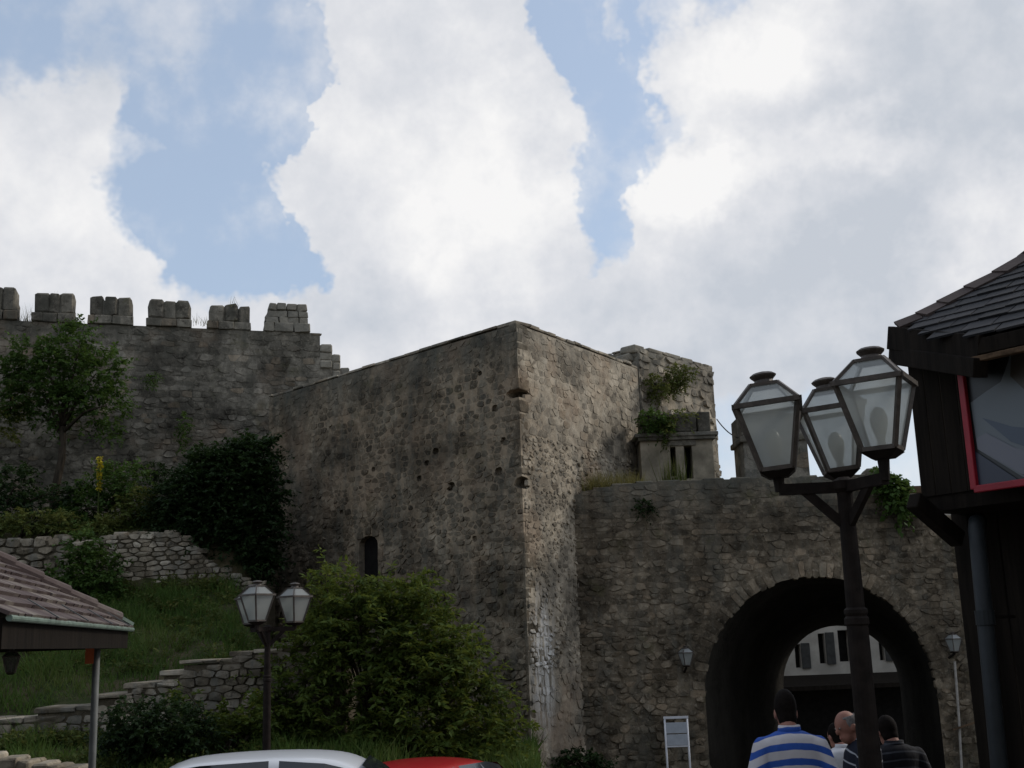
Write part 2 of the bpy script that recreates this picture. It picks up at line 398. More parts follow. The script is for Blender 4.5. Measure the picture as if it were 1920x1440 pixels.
def ground_mat():
    k = Mat('ground_earth'); P = k.pos()
    n = k.noise(P, 1.4, 6, .65); f = k.noise(P, 18, 5, .7)
    s = k.n('ShaderNodeSeparateXYZ'); k.l(P, s.inputs[0])
    grass = k.mix(k.smooth(n, .42, .62), (.03, .042, .012), (.085, .068, .040))
    pave = k.mix(k.smooth(f, .35, .65), (.10, .092, .08), (.17, .16, .14))
    gm = k.smooth(k.math('MULTIPLY_ADD', n, .5, s.outputs[1]), 14.3, 14.9)
    gx = k.smooth(k.math('MULTIPLY_ADD', n, .6, s.outputs[0]), .4, 1.2, 1, 0)
    c = k.mix(k.math('MULTIPLY', gm, gx), pave, grass)
    return k.done(k.bsdf(c, .95, 0, .15, k.math('ADD', n, f), .6, .05))
GROUND = ground_mat()

# ------------------------------------------------------------------ helpers
def link(o, parent=None):
    COL.objects.link(o)
    if parent is not None: o.parent = parent
    return o
def tag(o, label=None, cat=None, group=None, kind=None):
    if label: o['label'] = label
    if cat: o['category'] = cat
    if group: o['group'] = group
    if kind: o['kind'] = kind
    return o
def empty(name, loc=(0, 0, 0), rz=0.0):
    o = bpy.data.objects.new(name, None); o.empty_display_size = .2
    o.location = tuple(map(float, loc)); o.rotation_euler = (0, 0, rz); return link(o)
PW = {}
def setparent(o, parent):
    """parent while keeping the mesh data in world coordinates"""
    o.parent = parent
    w = Matrix.Identity(4); q = parent; chain = []
    while q is not None: chain.append(q); q = q.parent
    for q in reversed(chain): w = w @ (q.matrix_parent_inverse @ Matrix.LocRotScale(q.location, q.rotation_euler, q.scale))
    o.matrix_parent_inverse = w.inverted()
class MB:
    def __init__(s): s.v, s.f, s.c, s.m = [], [], [], []
    def add(s, V, F, col=(.5, .5, .5), mi=0):
        b = len(s.v); s.v.extend([tuple(map(float, p)) for p in V])
        s.f.extend([tuple(i + b for i in f) for f in F]); s.c.extend([col] * len(V)); s.m.extend([mi] * len(F))
        return s
    def box(s, c, size, R=None, col=(.5, .5, .5), mi=0, taper=1.0):
        sx, sy, sz = [x / 2 for x in size]
        V = [(x * (taper if z > 0 else 1), y * (taper if z > 0 else 1), z) for z in (-sz, sz) for x, y in ((-sx, -sy), (sx, -sy), (sx, sy), (-sx, sy))]
        F = [(0, 3, 2, 1), (4, 5, 6, 7), (0, 1, 5, 4), (1, 2, 6, 5), (2, 3, 7, 6), (3, 0, 4, 7)]
        if R is not None: V = [tuple(R @ Vector(p)) for p in V]
        return s.add([(p[0] + c[0], p[1] + c[1], p[2] + c[2]) for p in V], F, col, mi)
    def bar(s, a, b, w, h=None, up=(0, 0, 1), mi=0, col=(.5, .5, .5)):
        a, b = Vector(a), Vector(b); h = h or w
        d = (b - a); L = d.length; d = d / L
        u = Vector(up)
        if abs(d.dot(u)) > .98: u = Vector((0, 1, 0))
        x = d.cross(u).normalized(); z = x.cross(d).normalized()
        R = Matrix((x, d, z)).transposed()
        return s.box((a + b) / 2, (w, L, h), R, col, mi)
    def tube(s, pts, rads, n=8, mi=0, col=(.5, .5, .5), caps=True):
        pts = [Vector(tuple(map(float, p))) for p in pts]; V, F = [], []
        ref = Vector((.31, .95, .02))
        for i, p in enumerate(pts):
            d = (pts[min(i + 1, len(pts) - 1)] - pts[max(i - 1, 0)]).normalized()
            x = d.cross(ref)
            if x.length < .1: x = d.cross(Vector((1, 0, 0)))
            x.normalize(); y = d.cross(x).normalized()
            for k in range(n):
                a = 2 * math.pi * k / n
                V.append(p + (x * math.cos(a) + y * math.sin(a)) * rads[i])
        for i in range(len(pts) - 1):
            for k in range(n):
                F.append((i * n + k, (i + 1) * n + k, (i + 1) * n + (k + 1) % n, i * n + (k + 1) % n))
        if caps:
            F.append(tuple(range(n))); F.append(tuple(range(len(pts) * n - 1, (len(pts) - 1) * n - 1, -1)))
        return s.add(V, F, col, mi)
    def lathe(s, prof, c=(0, 0, 0), n=16, mi=0):
        V, F = [], []
        for r, z in prof:
            for k in range(n):
                a = 2 * math.pi * k / n; V.append((c[0] + r * math.cos(a), c[1] + r * math.sin(a), c[2] + z))
        for i in range(len(prof) - 1):
            for k in range(n):
                F.append((i * n + k, i * n + (k + 1) % n, (i + 1) * n + (k + 1) % n, (i + 1) * n + k))
        F.append(tuple(range(n - 1, -1, -1))); F.append(tuple(range((len(prof) - 1) * n, len(prof) * n)))
        return s.add(V, F, mi=mi)
    def mesh(s, name, mats, smooth=False, attr=True):
        me = bpy.data.meshes.new(name); me.from_pydata(s.v, [], s.f)
        for m in (mats if isinstance(mats, (list, tuple)) else [mats]): me.materials.append(m)
        if any(s.m): me.polygons.foreach_set('material_index', s.m)
        if smooth: me.polygons.foreach_set('use_smooth', [True] * len(s.f))
        if attr:
            a = me.attributes.new('col', 'FLOAT_COLOR', 'POINT')
            a.data.foreach_set('color', np.array([(*c, 1) for c in s.c], dtype=np.float32).ravel())
        me.update(); return me
    def build(s, name, mats, parent=None, smooth=False, attr=True, world=True):
        o = bpy.data.objects.new(name, s.mesh(name, mats, smooth, attr)); link(o)
        if parent is not None:
            if world: setparent(o, parent)
            else: o.parent = parent
        return o
def bevel(o, w=.01, seg=2):
    m = o.modifiers.new('bevel', 'BEVEL'); m.width = w; m.segments = seg; m.limit_method = 'ANGLE'; m.angle_limit = rad(35); return o
def recalc(o):
    b = bmesh.new(); b.from_mesh(o.data); bmesh.ops.recalc_face_normals(b, faces=b.faces); b.to_mesh(o.data); b.free(); return o
def bake(o):
    dg = bpy.context.evaluated_depsgraph_get(); dg.update()
    me = bpy.data.meshes.new_from_object(o.evaluated_get(dg)); me.name = o.name
    o.modifiers.clear(); o.data = me; return o
def cut(o, cutters):
    recalc(o)
    for c in cutters:
        recalc(c); m = o.modifiers.new('b', 'BOOLEAN'); m.operation = 'DIFFERENCE'; m.object = c; m.solver = 'EXACT'
    bake(o); o.data.polygons.foreach_set('use_smooth', [False] * len(o.data.polygons))
    for c in cutters: bpy.data.objects.remove(c)
    return o
def np_mesh(name, V, F, mat, cols, smooth=False):
    me = bpy.data.meshes.new(name); k = F.shape[1]
    me.vertices.add(len(V)); me.vertices.foreach_set('co', V.astype(np.float32).ravel())
    me.loops.add(F.size); me.loops.foreach_set('vertex_index', F.astype(np.int32).ravel())
    me.polygons.add(len(F)); me.polygons.foreach_set('loop_start', (np.arange(len(F)) * k).astype(np.int32))
    me.update(calc_edges=True)
    a = me.attributes.new('col', 'FLOAT_COLOR', 'POINT'); a.data.foreach_set('color', cols.astype(np.float32).ravel())
    me.materials.append(mat); me.validate(); return me
def hash01(i): return (math.sin(i * 127.1 + 3.7) * 43758.5453) % 1.0

# ---- masonry
def clip_poly(poly, a, b, c):
    out = []; n = len(poly)
    for i in range(n):
        p, q = poly[i], poly[(i + 1) % n]
        dp, dq = a * p[0] + b * p[1] - c, a * q[0] + b * q[1] - c
        if dp <= 0: out.append(p)
        if (dp < 0 < dq) or (dq < 0 < dp):
            t = dp / (dp - dq); out.append((p[0] + (q[0] - p[0]) * t, p[1] + (q[1] - p[1]) * t))
    return out
def rubble(u0, u1, v0, v1, w, h, rg, jit=.3, inside=None, planes=None):
    """irregular coursed rubble: Voronoi cells of points set out in wavering courses -> [(poly, (u, v))]"""
    pts = []; v = v0
    while v < v1:
        hh = h * rg.uniform(.6, 1.55); u = u0 - w * rg.random()
        ph = rg.uniform(0, 6.28)
        while u < u1 + w:
            ww = w * rg.choice((.45, .6, .8, 1, 1.2, 1.5, 1.9)) * rg.uniform(.85, 1.15)
            pts.append((u + ww / 2, v + hh / 2 + rg.uniform(-jit, jit) * h + .18 * h * math.sin(u * 1.3 + ph))); u += ww
        v += hh
    sc = [(p[0] / w, p[1] / h) for p in pts]; grid = {}
    for i, p in enumerate(sc): grid.setdefault((int(p[0] // 2), int(p[1] // 2)), []).append(i)
    out = []
    for i, p in enumerate(sc):
        pu, pv = pts[i]
        if pu < u0 - w * .4 or pu > u1 + w * .4 or pv > v1 + h * .4 or pv < v0 - h * .4: continue
        if inside and not inside(pu, pv): continue
        gx, gy = int(p[0] // 2), int(p[1] // 2)
        nb = [j for ax in (-1, 0, 1) for ay in (-1, 0, 1) for j in grid.get((gx + ax, gy + ay), ()) if j != i]
        nb.sort(key=lambda j: (sc[j][0] - p[0]) ** 2 + (sc[j][1] - p[1]) ** 2)
        poly = [(p[0] - 1.3, p[1] - 1.3), (p[0] + 1.3, p[1] - 1.3), (p[0] + 1.3, p[1] + 1.3), (p[0] - 1.3, p[1] + 1.3)]
        for j in nb[:22]:
            q = sc[j]; dx, dy = q[0] - p[0], q[1] - p[1]
            poly = clip_poly(poly, dx, dy, (q[0] ** 2 + q[1] ** 2 - p[0] ** 2 - p[1] ** 2) / 2)
            if len(poly) < 3: break
        if len(poly) < 3: continue
        poly = [(x * w, y * h) for x, y in poly]
        for a, b, c in [(-1, 0, -u0), (1, 0, u1), (0, -1, -v0), (0, 1, v1)] + (planes(pu, pv) if planes else []):
            poly = clip_poly(poly, a, b, c)
            if len(poly) < 3: break
        if len(poly) < 3: continue
        A = sum(poly[k][0] * poly[(k + 1) % len(poly)][1] - poly[(k + 1) % len(poly)][0] * poly[k][1] for k in range(len(poly))) / 2
        if A < w * h * .12: continue
        out.append((poly, (sum(x for x, _ in poly) / len(poly), sum(y for _, y in poly) / len(poly)), A))
    return out
def stone_geo(poly, cen, frame, gap, prot, rg, depth=.05, top=.84, tilt=.25, chaikin=True):
    O, U, V, N = frame
    n = len(poly); r = min(math.hypot(x - cen[0], y - cen[1]) for x, y in poly)
    s = max(.55, 1 - gap / max(r, .02))
    pl = [(cen[0] + (x - cen[0]) * s, cen[1] + (y - cen[1]) * s) for x, y in poly]
    # drop near-duplicate points, then round the corners once
    q = [pl[0]]
    for p in pl[1:]:
        if math.hypot(p[0] - q[-1][0], p[1] - q[-1][1]) > .015: q.append(p)
    pl = q if len(q) >= 3 else pl
    if chaikin:
        out = []
        for i in range(len(pl)):
            a, b = pl[i], pl[(i + 1) % len(pl)]; k = rg.uniform(.06, .26)
            out.append((a[0] + (b[0] - a[0]) * k, a[1] + (b[1] - a[1]) * k)); out.append((a[0] + (b[0] - a[0]) * (1 - k), a[1] + (b[1] - a[1]) * (1 - k)))
        pl = out
    m = len(pl); sz = max(r, .03); tu, tv = rg.uniform(-tilt, tilt), rg.uniform(-tilt, tilt)
    V1, F1 = [], []
    for x, y in pl:
        V1.append(O + U * x + V * y - N * depth)
    for x, y in pl:
        dx, dy = x - cen[0], y - cen[1]; t = top * rg.uniform(.92, 1.07)
        hgt = prot * (1 + tu * dx / sz + tv * dy / sz) + prot * rg.uniform(-.12, .12)
        V1.append(O + U * (cen[0] + dx * t) + V * (cen[1] + dy * t) + N * hgt)
    for i in range(m):
        F1.append((i, (i + 1) % m, m + (i + 1) % m, m + i))
    V1.append(O + U * cen[0] + V * cen[1] + N * prot * rg.uniform(1.05, 1.3))
    for i in range(m): F1.append((m + i, m + (i + 1) % m, 2 * m))
    if np.dot(np.cross(U, V), N) < 0: F1 = [f[::-1] for f in F1]
    return V1, F1
def lay(stones, parent, mat, name='stone', limit=300, rest='rubble_fill', smooth=False):
    """stones: [(V, F, col, score)]: the largest in view become parts of their own, the rest one joined part"""
    stones.sort(key=lambda s: -s[3])
    for V, F, c, sc in stones[:limit]:
        MB().add(V, F, c).build(name, mat, parent, smooth=smooth)
    if len(stones) > limit:
        mb = MB()
        for V, F, c, sc in stones[limit:]: mb.add(V, F, c)
        tag(mb.build(rest, mat, parent, smooth=smooth), kind='stuff')
def score(p, A):
    d = np.linalg.norm(np.array(p) - cO); x, y = proj(p)
    vis = 1.0 if (-20 < x < 1940 and 0 < y < 1460) else 0.02
    return A / d ** 2 * vis
def rcol(rg): return (rg.random(), rg.random(), rg.random())
def rubble_wall(frame, cells, rg, gap, prot, protvar=.5, skip=0.0, top=.84, depth=.05, tilt=.25, colshift=None):
    res = []
    for poly, cen, A in cells:
        if skip and rg.random() < (skip(cen) if callable(skip) else skip): continue
        p = prot(cen) if callable(prot) else prot
        V, F = stone_geo(poly, cen, frame, (gap(cen) if callable(gap) else gap) * rg.choice((.2, .5, 1, 1, 1.8, 3.0)), p * rg.uniform(1 - protvar, 1 + protvar), rg, depth, top, tilt)
        c = rcol(rg)
        if colshift: c = (min(1, max(0, c[0] + colshift(cen))), c[1], c[2])
        res.append((V, F, c, score(frame[0] + frame[1] * cen[0] + frame[2] * cen[1], A)))
    return res
def boulder(c, size, rg, rz=0., ch=.18, jit=.06):
    """chamfered, slightly irregular block (convex hull of 24 jittered points)"""
    sx, sy, sz = [x / 2 for x in size]; pts = []
    k = ch * min(sx, sy, sz) * 2
    for a in (-1, 1):
        for b in (-1, 1):
            for d in (-1, 1):
                for off in ((k, 0, 0), (0, k, 0), (0, 0, k)):
                    p = [a * (sx - (0 if off[0] else k) * 1.0), b * (sy - (0 if off[1] else k)), d * (sz - (0 if off[2] else k))]
                    # one coordinate on the face, the others pulled in
                    pts.append([p[0] * (1 + rg.uniform(-jit, jit)), p[1] * (1 + rg.uniform(-jit, jit)), p[2] * (1 + rg.uniform(-jit, jit))])
    b = bmesh.new(); vs_ = [b.verts.new(p) for p in pts]
    bmesh.ops.convex_hull(b, input=vs_, use_existing_faces=False)
    junk = [v for v in b.verts if not v.link_faces]; bmesh.ops.delete(b, geom=junk, context='VERTS')
    b.verts.ensure_lookup_table(); b.verts.index_update()
    cs, sn = math.cos(rz), math.sin(rz)
    V = [np.array((c[0] + v.co.x * cs - v.co.y * sn, c[1] + v.co.x * sn + v.co.y * cs, c[2] + v.co.z)) for v in b.verts]
    F = [tuple(v.index for v in f.verts) for f in b.faces]; b.free()
    return V, F
def prism(pts, z0, z1):
    """vertical prism from plan points (counter-clockwise); z1 may be a list"""
    n = len(pts); zt = z1 if isinstance(z1, (list, tuple)) else [z1] * n
    V = [(p[0], p[1], z0) for p in pts] + [(p[0], p[1], z) for p, z in zip(pts, zt)]
    F = [tuple(range(n - 1, -1, -1)), tuple(range(n, 2 * n))] + [(i, (i + 1) % n, n + (i + 1) % n, n + i) for i in range(n)]
    return V, F

# ---- foliage
def leaf_cloud(twig_p, twig_d, L, per, ll, lw, droop, g, flat=.35, tone=None):
    """leaves set along drooping twigs -> V, F, C (one folded diamond of two faces per leaf)"""
    n = len(twig_p); t = np.tile(np.linspace(.08, 1, per), n) + g.normal(0, .03, n * per)
    P = np.repeat(twig_p, per, 0); D = np.repeat(twig_d, per, 0); LL = np.repeat(L, per) if np.ndim(L) else np.full(n * per, L)
    pos = P + D * (LL * t)[:, None]; pos[:, 2] -= droop * LL * t ** 2
    side = np.cross(D, np.array([0, 0, 1.0])) + g.normal(0, .25, (n * per, 3)); side /= np.linalg.norm(side, axis=1, keepdims=True) + 1e-6
    sg = np.where(np.arange(n * per) % 2 == 0, 1., -1.)[:, None]
    ld = side * sg + D * .55 + g.normal(0, .3, (n * per, 3)); ld[:, 2] -= droop * .7
    ld /= np.linalg.norm(ld, axis=1, keepdims=True) + 1e-6
    nm = np.array([0, 0, 1.0]) + g.normal(0, flat + .15, (n * per, 3))
    w = np.cross(ld, nm); w /= np.linalg.norm(w, axis=1, keepdims=True) + 1e-6
    nn = np.cross(w, ld); s = g.uniform(.4, 1.45, (n * per, 1))
    a = pos; tip = pos + ld * ll * s; tip[:, 2] -= ll * .15
    m = pos + ld * ll * s * .45
    l_ = m + w * lw * s * .5 + nn * lw * .18; r_ = m - w * lw * s * .5 + nn * lw * .18
    V = np.stack([a, r_, tip, l_], 1).reshape(-1, 3)
    i = np.arange(n * per) * 4
    F = np.concatenate([np.stack([i, i + 1, i + 2], 1), np.stack([i, i + 2, i + 3], 1)])
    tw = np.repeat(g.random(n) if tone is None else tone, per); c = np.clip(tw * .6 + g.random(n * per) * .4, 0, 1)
    C = np.ones((n * per * 4, 4)); C[:, 0] = np.repeat(c, 4)
    return V, F, C
def clump_twigs(clumps, g, up=.35, inner=.45):
    """clumps: [(center, radii, count)] -> twig roots, directions"""
    Ps, Ds, Ts = [], [], []
    for c, r, n in clumps:
        d = g.normal(0, 1, (n, 3)); d /= np.linalg.norm(d, axis=1, keepdims=True)
        k = g.uniform(inner, 1.0, (n, 1)) ** .6
        Ps.append(np.array(c) + d * np.array(r) * k * .86); q = d + np.array([0, 0, up]) + g.normal(0, .35, (n, 3))
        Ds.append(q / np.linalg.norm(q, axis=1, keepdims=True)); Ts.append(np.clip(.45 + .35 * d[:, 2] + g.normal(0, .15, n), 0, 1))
    return np.concatenate(Ps), np.concatenate(Ds), np.concatenate(Ts)
def add_foliage(name, parent, clumps, L, per, ll, lw, mat, seed, droop=.3, up=.35, inner=.3, flat=.35, dens=1.7):
    g = np.random.default_rng(seed); P, D, T = clump_twigs([(c, r, int(n_ * dens)) for c, r, n_ in clumps], g, up, inner)
    V, F, C = leaf_cloud(P, D, g.uniform(.6, 1.3, len(P)) * L, per, ll, lw, droop, g, flat, T)
    o = bpy.data.objects.new(name, np_mesh(name, V, F, mat, C)); link(o)
    if parent is not None: setparent(o, parent)
    return o
def limb_tree(mb, base, top, r0, r1, rg, nb, spread, seg=7, crook=.06):
    base, top = np.array(base, float), np.array(top, float); pts = []
    for i in range(seg):
        t = i / (seg - 1); p = base + (top - base) * t
        p = p + np.array([rg.uniform(-1, 1), rg.uniform(-1, 1), 0]) * crook * np.linalg.norm(top - base) * (0 if i == 0 else 1) * .6; pts.append(p)
    mb.tube(pts, [r0 + (r1 - r0) * i / (seg - 1) for i in range(seg)], 8)
    for b in range(nb):
        t = rg.uniform(.4, .98); k = min(seg - 2, int(t * (seg - 1))); s = pts[k]
        a = rg.uniform(0, 6.28); e = s + np.array([math.cos(a) * spread, math.sin(a) * spread, rg.uniform(.2, .9) * spread]) * rg.uniform(.6, 1.1)
        mid = (s + e) / 2 + np.array([0, 0, -.06 * spread])
        rr = (r0 + (r1 - r0) * t) * .5
        mb.tube([s, mid, e], [rr, rr * .6, rr * .18], 6)
def grass_mesh(name, P, h, w, mat, g, lean=.35, parent=None, tone=None):
    n = len(P); a = g.uniform(0, 6.283, n); hh = h * g.uniform(.5, 1.35, n)
    dx, dy = np.cos(a) * w, np.sin(a) * w; ln = g.normal(0, lean, (n, 2)) * hh[:, None]
    b0 = P + np.stack([-dx, -dy, np.full(n, -.02)], 1); b1 = P + np.stack([dx, dy, np.full(n, -.02)], 1)
    tp = P + np.stack([ln[:, 0], ln[:, 1], hh], 1)
    V = np.stack([b0, b1, tp], 1).reshape(-1, 3); i = np.arange(n) * 3; F = np.stack([i, i + 1, i + 2], 1)
    C = np.ones((n * 3, 4)); C[:, 0] = np.repeat(g.random(n) if tone is None else tone, 3)
    o = bpy.data.objects.new(name, np_mesh(name, V, F, mat, C)); link(o)
    if parent is not None: setparent(o, parent)
    return o

# ================================================================== SETTING
def bank_h(x, y):
    ys = [-60, 0, 13, 14.2, 15.4, 17.0, 18.3, 22.2, 22.75, 26, 40, 400]
    b = np.interp(y, ys, [1.0, 1.0, 0, 0, 1.05, 1.45, 2.15, 3.75, 4.9, 5.4, 5.6, 5.6])
    f = np.interp(y, [-60, 0, 13, 18, 24, 36, 400], [1.0, 1.0, 0, 0, -.8, -1.8, -1.8])
    xl = np.interp(y, [14, 15.5, 17, 19, 22, 26], [-1.8, -2.2, -3.0, -4.7, -5.4, -6.2])
    f = np.maximum(f, np.interp(y, [14.5, 16, 22, 24], [0, .9, .9, 0]) * (x < .2) - 10 * (x >= .2))
    t = np.clip((x - xl) / 1.5, 0, 1); t = t * t * (3 - 2 * t)
    return b * (1 - t) + f * t
gx = np.unique(np.concatenate([np.linspace(-400, -20, 14), np.linspace(-20, 16, 110), np.linspace(16, 400, 14)]))
gy = np.unique(np.concatenate([np.linspace(-300, -5, 12), np.linspace(-5, 13, 20), np.linspace(13, 30, 90), np.linspace(30, 900, 18)]))
GX, GY = np.meshgrid(gx, gy)
GZ = bank_h(GX, GY) + .05 * np.sin(GX * 2.1 + GY) * np.sin(GY * 1.7) * ((GX < 0) & (GY > 15.5) & (GY < 28))
V = np.stack([GX, GY, GZ], -1).reshape(-1, 3); nx, ny = len(gx), len(gy)
I = (np.arange(ny - 1)[:, None] * nx + np.arange(nx - 1)[None, :]).ravel()
me = np_mesh('ground', V, np.stack([I, I + 1, I + nx + 1, I + nx], 1), GROUND, np.full((len(V), 4), .5))
me.polygons.foreach_set('use_smooth', [True] * len(me.polygons))
tag(link(bpy.data.objects.new('ground', me)), kind='structure')

UP = np.array([0, 0, 1.0])
def frame_of(a, b, z0, flip=False):
    a, b = np.array([a[0], a[1], 0.]), np.array([b[0], b[1], 0.]); U = (b - a); L = np.linalg.norm(U); U = U / L
    N = np.array([U[1], -U[0], 0.]); N = -N if flip else N
    return (np.array([a[0], a[1], z0]), U, UP, N), L

# ---------------------------------------------------------------- corner tower
TZ = 8.065
tC, tL, tR = np.array([.113, 20.0]), np.array([-5.415, 25.573]), np.array([2.631, 23.925])
tB = tL + tR - tC
tower = tag(empty('stone_tower', (tC[0], tC[1], 0)), 'massive square rubble-stone tower whose sharp corner points at the viewer', 'tower')
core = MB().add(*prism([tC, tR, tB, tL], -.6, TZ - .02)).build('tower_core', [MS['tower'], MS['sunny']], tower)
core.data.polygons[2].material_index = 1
FL, LL_ = frame_of(tC, tL, -.5, True)
FR, LR_ = frame_of(tC, tR, -.5)
# arched slit window in the left face
wp = atplane(691, 1080, (tC[0], tC[1], 0), FL[3]); wu = (wp - FL[0]) @ FL[1]; wv = wp[2] + .5
def arch_cutter(frame, cu, v0, w, h, rise, d0=-.9, d1=.4, n=8):
    O, U, V_, N = frame; pts = [(cu - w / 2, v0), (cu + w / 2, v0)]
    for i in range(n + 1):
        a = math.pi * i / n; pts.append((cu + w / 2 * math.cos(a), v0 + h + rise * math.sin(a)))
    m = len(pts); Vv = [O + U * u + V_ * v + N * d for d in (d0, d1) for u, v in pts]
    F = [tuple(range(m)), tuple(range(2 * m - 1, m - 1, -1))] + [(i, i + m, (i + 1) % m + m, (i + 1) % m) for i in range(m)]
    return MB().add(Vv, F).build('cutter', DARKIN)
ww_, wh_ = .60, .95
wv0 = wv - .35
rg = random.Random(21)
cav = []
for py_, sz in ((735, (.50, .50, .15)), (905, (.36, .36, .22))):
    zc = at(968 + (py_ - 605) * .036, py_, 20.0)[2]
    cav.append((zc + .5, sz[2] / 2 + .04, sz[0] / 2))
    Vc, Fc = boulder((tC[0] + .02, tC[1] + .05, zc), sz, rg, .75, .34, .22); cav[-1] += (MB().add(Vc, Fc).build('cutter', DARKIN),)
def in_cav(u, v): return any(abs(v - c[0]) < c[1] and u < c[2] for c in cav)
holes = []
for px_, py_, s_ in ((928, 766, .13), (943, 826, .11), (817, 846, .13), (800, 868, .1), (935, 884, .14), (786, 897, .11), (845, 912, .16), (700, 880, .09), (620, 800, .09), (975, 960, .1), (890, 1010, .1), (640, 960, .09), (900, 700, .08)):
    hp_ = atplane(px_, py_, (tC[0], tC[1], 0), FL[3]); Vc, Fc = boulder(hp_ , (s_ * 1.3, s_ * 1.3, s_), rg, .78, .25, .15)
    holes.append((float((hp_ - FL[0]) @ FL[1]), hp_[2] + .5, s_)); holes[-1] += (MB().add(Vc, Fc).build('cutter', DARKIN),)
cut(core, [arch_cutter(FL, wu, wv0, ww_, wh_, .18, -1.6)] + [c[3] for c in cav] + [h[3] for h in holes])
_wc = FL[0] + FL[1] * wu + UP * (wv0 + wh_ / 2) - FL[3] * .15
MB().box(_wc, (ww_ + .3, .03, wh_ + .9), Matrix.Rotation(math.atan2(FL[1][1], FL[1][0]), 3, 'Z')).build('window_shade_panel', DARKIN, tower)  # near-black panel just inside the slit, in place of its shade
def in_win(u, v): return (abs(u - wu) < ww_ / 2 + .10 and wv0 - .1 < v < wv0 + wh_ + .26) or any(abs(u - h[0]) < h[2] * .8 and abs(v - h[1]) < h[2] * .7 for h in holes)
# left face: pieces vary, plastered smoother towards the head
cells = rubble(.05, LL_, 0.0, TZ + .47, .18, .095, rg, .34, inside=lambda u, v: not in_win(u, v) and not in_cav(u, v))
def lprot(c): return .005 + .015 * max(0, min(1, (6.6 - c[1]) / 4))
st = rubble_wall(FL, cells, rg, lambda c: .002 + .006 * hash01(int(c[0] * 3) + 31 * int(c[1] * 3)), lprot, .9, lambda c: .16 if c[1] > 5.5 else .07, .90, .05, .8, colshift=lambda c: .10)
for du, dv, w_, h_ in [(-.39, .1, .16, .3), (-.38, .42, .14, .26), (-.39, .72, .16, .28), (.39, .12, .16, .25), (.38, .4, .14, .27), (.39, .7, .16, .28), (-.25, 1.16, .24, .17), (.0, 1.22, .22, .16), (.25, 1.15, .22, .18)]:
    u, v = wu + du, wv0 + dv
    P4 = [(u - w_ / 2, v - h_ / 2), (u + w_ / 2, v - h_ / 2), (u + w_ / 2, v + h_ / 2), (u - w_ / 2, v + h_ / 2)]
    st.append((*stone_geo(P4, (u, v), FL, .012, .025, rg), rcol(rg), 1e-4))
lay(st, tower, MS['tower'], 'stone', 300, 'small_stones')
# right face: smooth grey band at the head, eroded small stones below it
c1 = rubble(.05, LR_ - .02, 6.6, TZ + .47, .2, .11, rg, .34, inside=lambda u, v: not in_cav(u, v))
s1 = rubble_wall(FR, c1, rg, .004, .006, .8, .2, .92, .05, .7)
c2 = rubble(.05, LR_ - .02, 2.6, 6.6, .125, .075, rg, .4, inside=lambda u, v: not in_cav(u, v))
def er(c):
    return .030 * (.35 + .65 * max(0, math.sin(c[0] * 1.7 + .7) * math.sin(c[1] * 1.15 - 1.2)))
s2 = rubble_wall(FR, c2, rg, .004, er, .95, .2, .80, .05, .6)
c3 = rubble(.05, 1.9, 0, 2.6, .2, .13, rg, .4)
s3 = rubble_wall(FR, c3, rg, .007, .012, .9, .08, .9, .05, .7)
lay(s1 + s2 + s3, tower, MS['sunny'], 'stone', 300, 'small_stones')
# corner blocks, with two broken-out gaps
z = -.4; k = 0
dirL, dirR = FL[1], FR[1]
while z < TZ - .05:
    h_ = rg.uniform(.12, .26); h_ = min(h_, TZ - z)
    zc = z + h_ / 2; lpx = proj((tC[0], tC[1], zc))[1]
    gone = in_cav(0, zc + .5)
    if not gone and h_ > .08:
        a, b = (.3, .18) if k % 2 else (.17, .32)
        a *= rg.uniform(.8, 1.2); b *= rg.uniform(.8, 1.2); o_ = rg.uniform(.004, .02); g_ = .005
        nout = (FL[3] + FR[3]) * o_
        c0 = np.array([tC[0], tC[1], 0]) + nout + (dirL + dirR) * rg.uniform(0.0, .012)
        plan = [c0, c0 + dirR * b, c0 + dirR * b + dirL * a - (FL[3] * 0), c0 + dirL * a]
        V0, V1 = [], []
        for zz, lst, ins in ((z + g_, V0, .012), (z + h_ - g_, V1, .02)):
            for q in plan: lst.append(np.array([q[0] + rg.uniform(-.012, .012), q[1] + rg.uniform(-.012, .012), zz + rg.uniform(-.012, .012)]))
        F = [(3, 2, 1, 0), (4, 5, 6, 7)] + [(i, (i + 1) % 4, 4 + (i + 1) % 4, 4 + i) for i in range(4)]
        bevel(MB().add(V0 + V1, F, rcol(rg)).build('corner_stone', MS['tower'], tower), .02, 2)
    z += h_; k += 1
# coping slabs along both visible edges
def coping(a, b, z, parent, mat, rg, depth=.42, th=.055, over=.035, flip=False, l0=.35, l1=.75):
    fr, L = frame_of(a, b, z, flip); u = .02 if flip else .4
    while u < L:
        l = min(rg.uniform(l0, l1), L - u + .02); O, U, V_, N = fr
        if l < .08: break
        c = O + U * (u + l / 2) + N * (over - depth / 2 + rg.uniform(-.025, .02)) + V_ * (th / 2 + rg.uniform(-.015, .02))
        V, F = boulder(c, (l - .012, depth, th * rg.uniform(.75, 1.35)), rg, math.atan2(U[1], U[0]) + rg.uniform(-.03, .03), .2, .04)
        MB().add(V, F, rcol(rg)).build('coping_stone', mat, parent); u += l
coping(tC, tL, TZ, tower, MS['turret'], rg, .42, .045, .012, True, .3, .5)
coping(tC, tR, TZ, tower, MS['turret'], rg, .42, .05, .015, False, .25, .45)

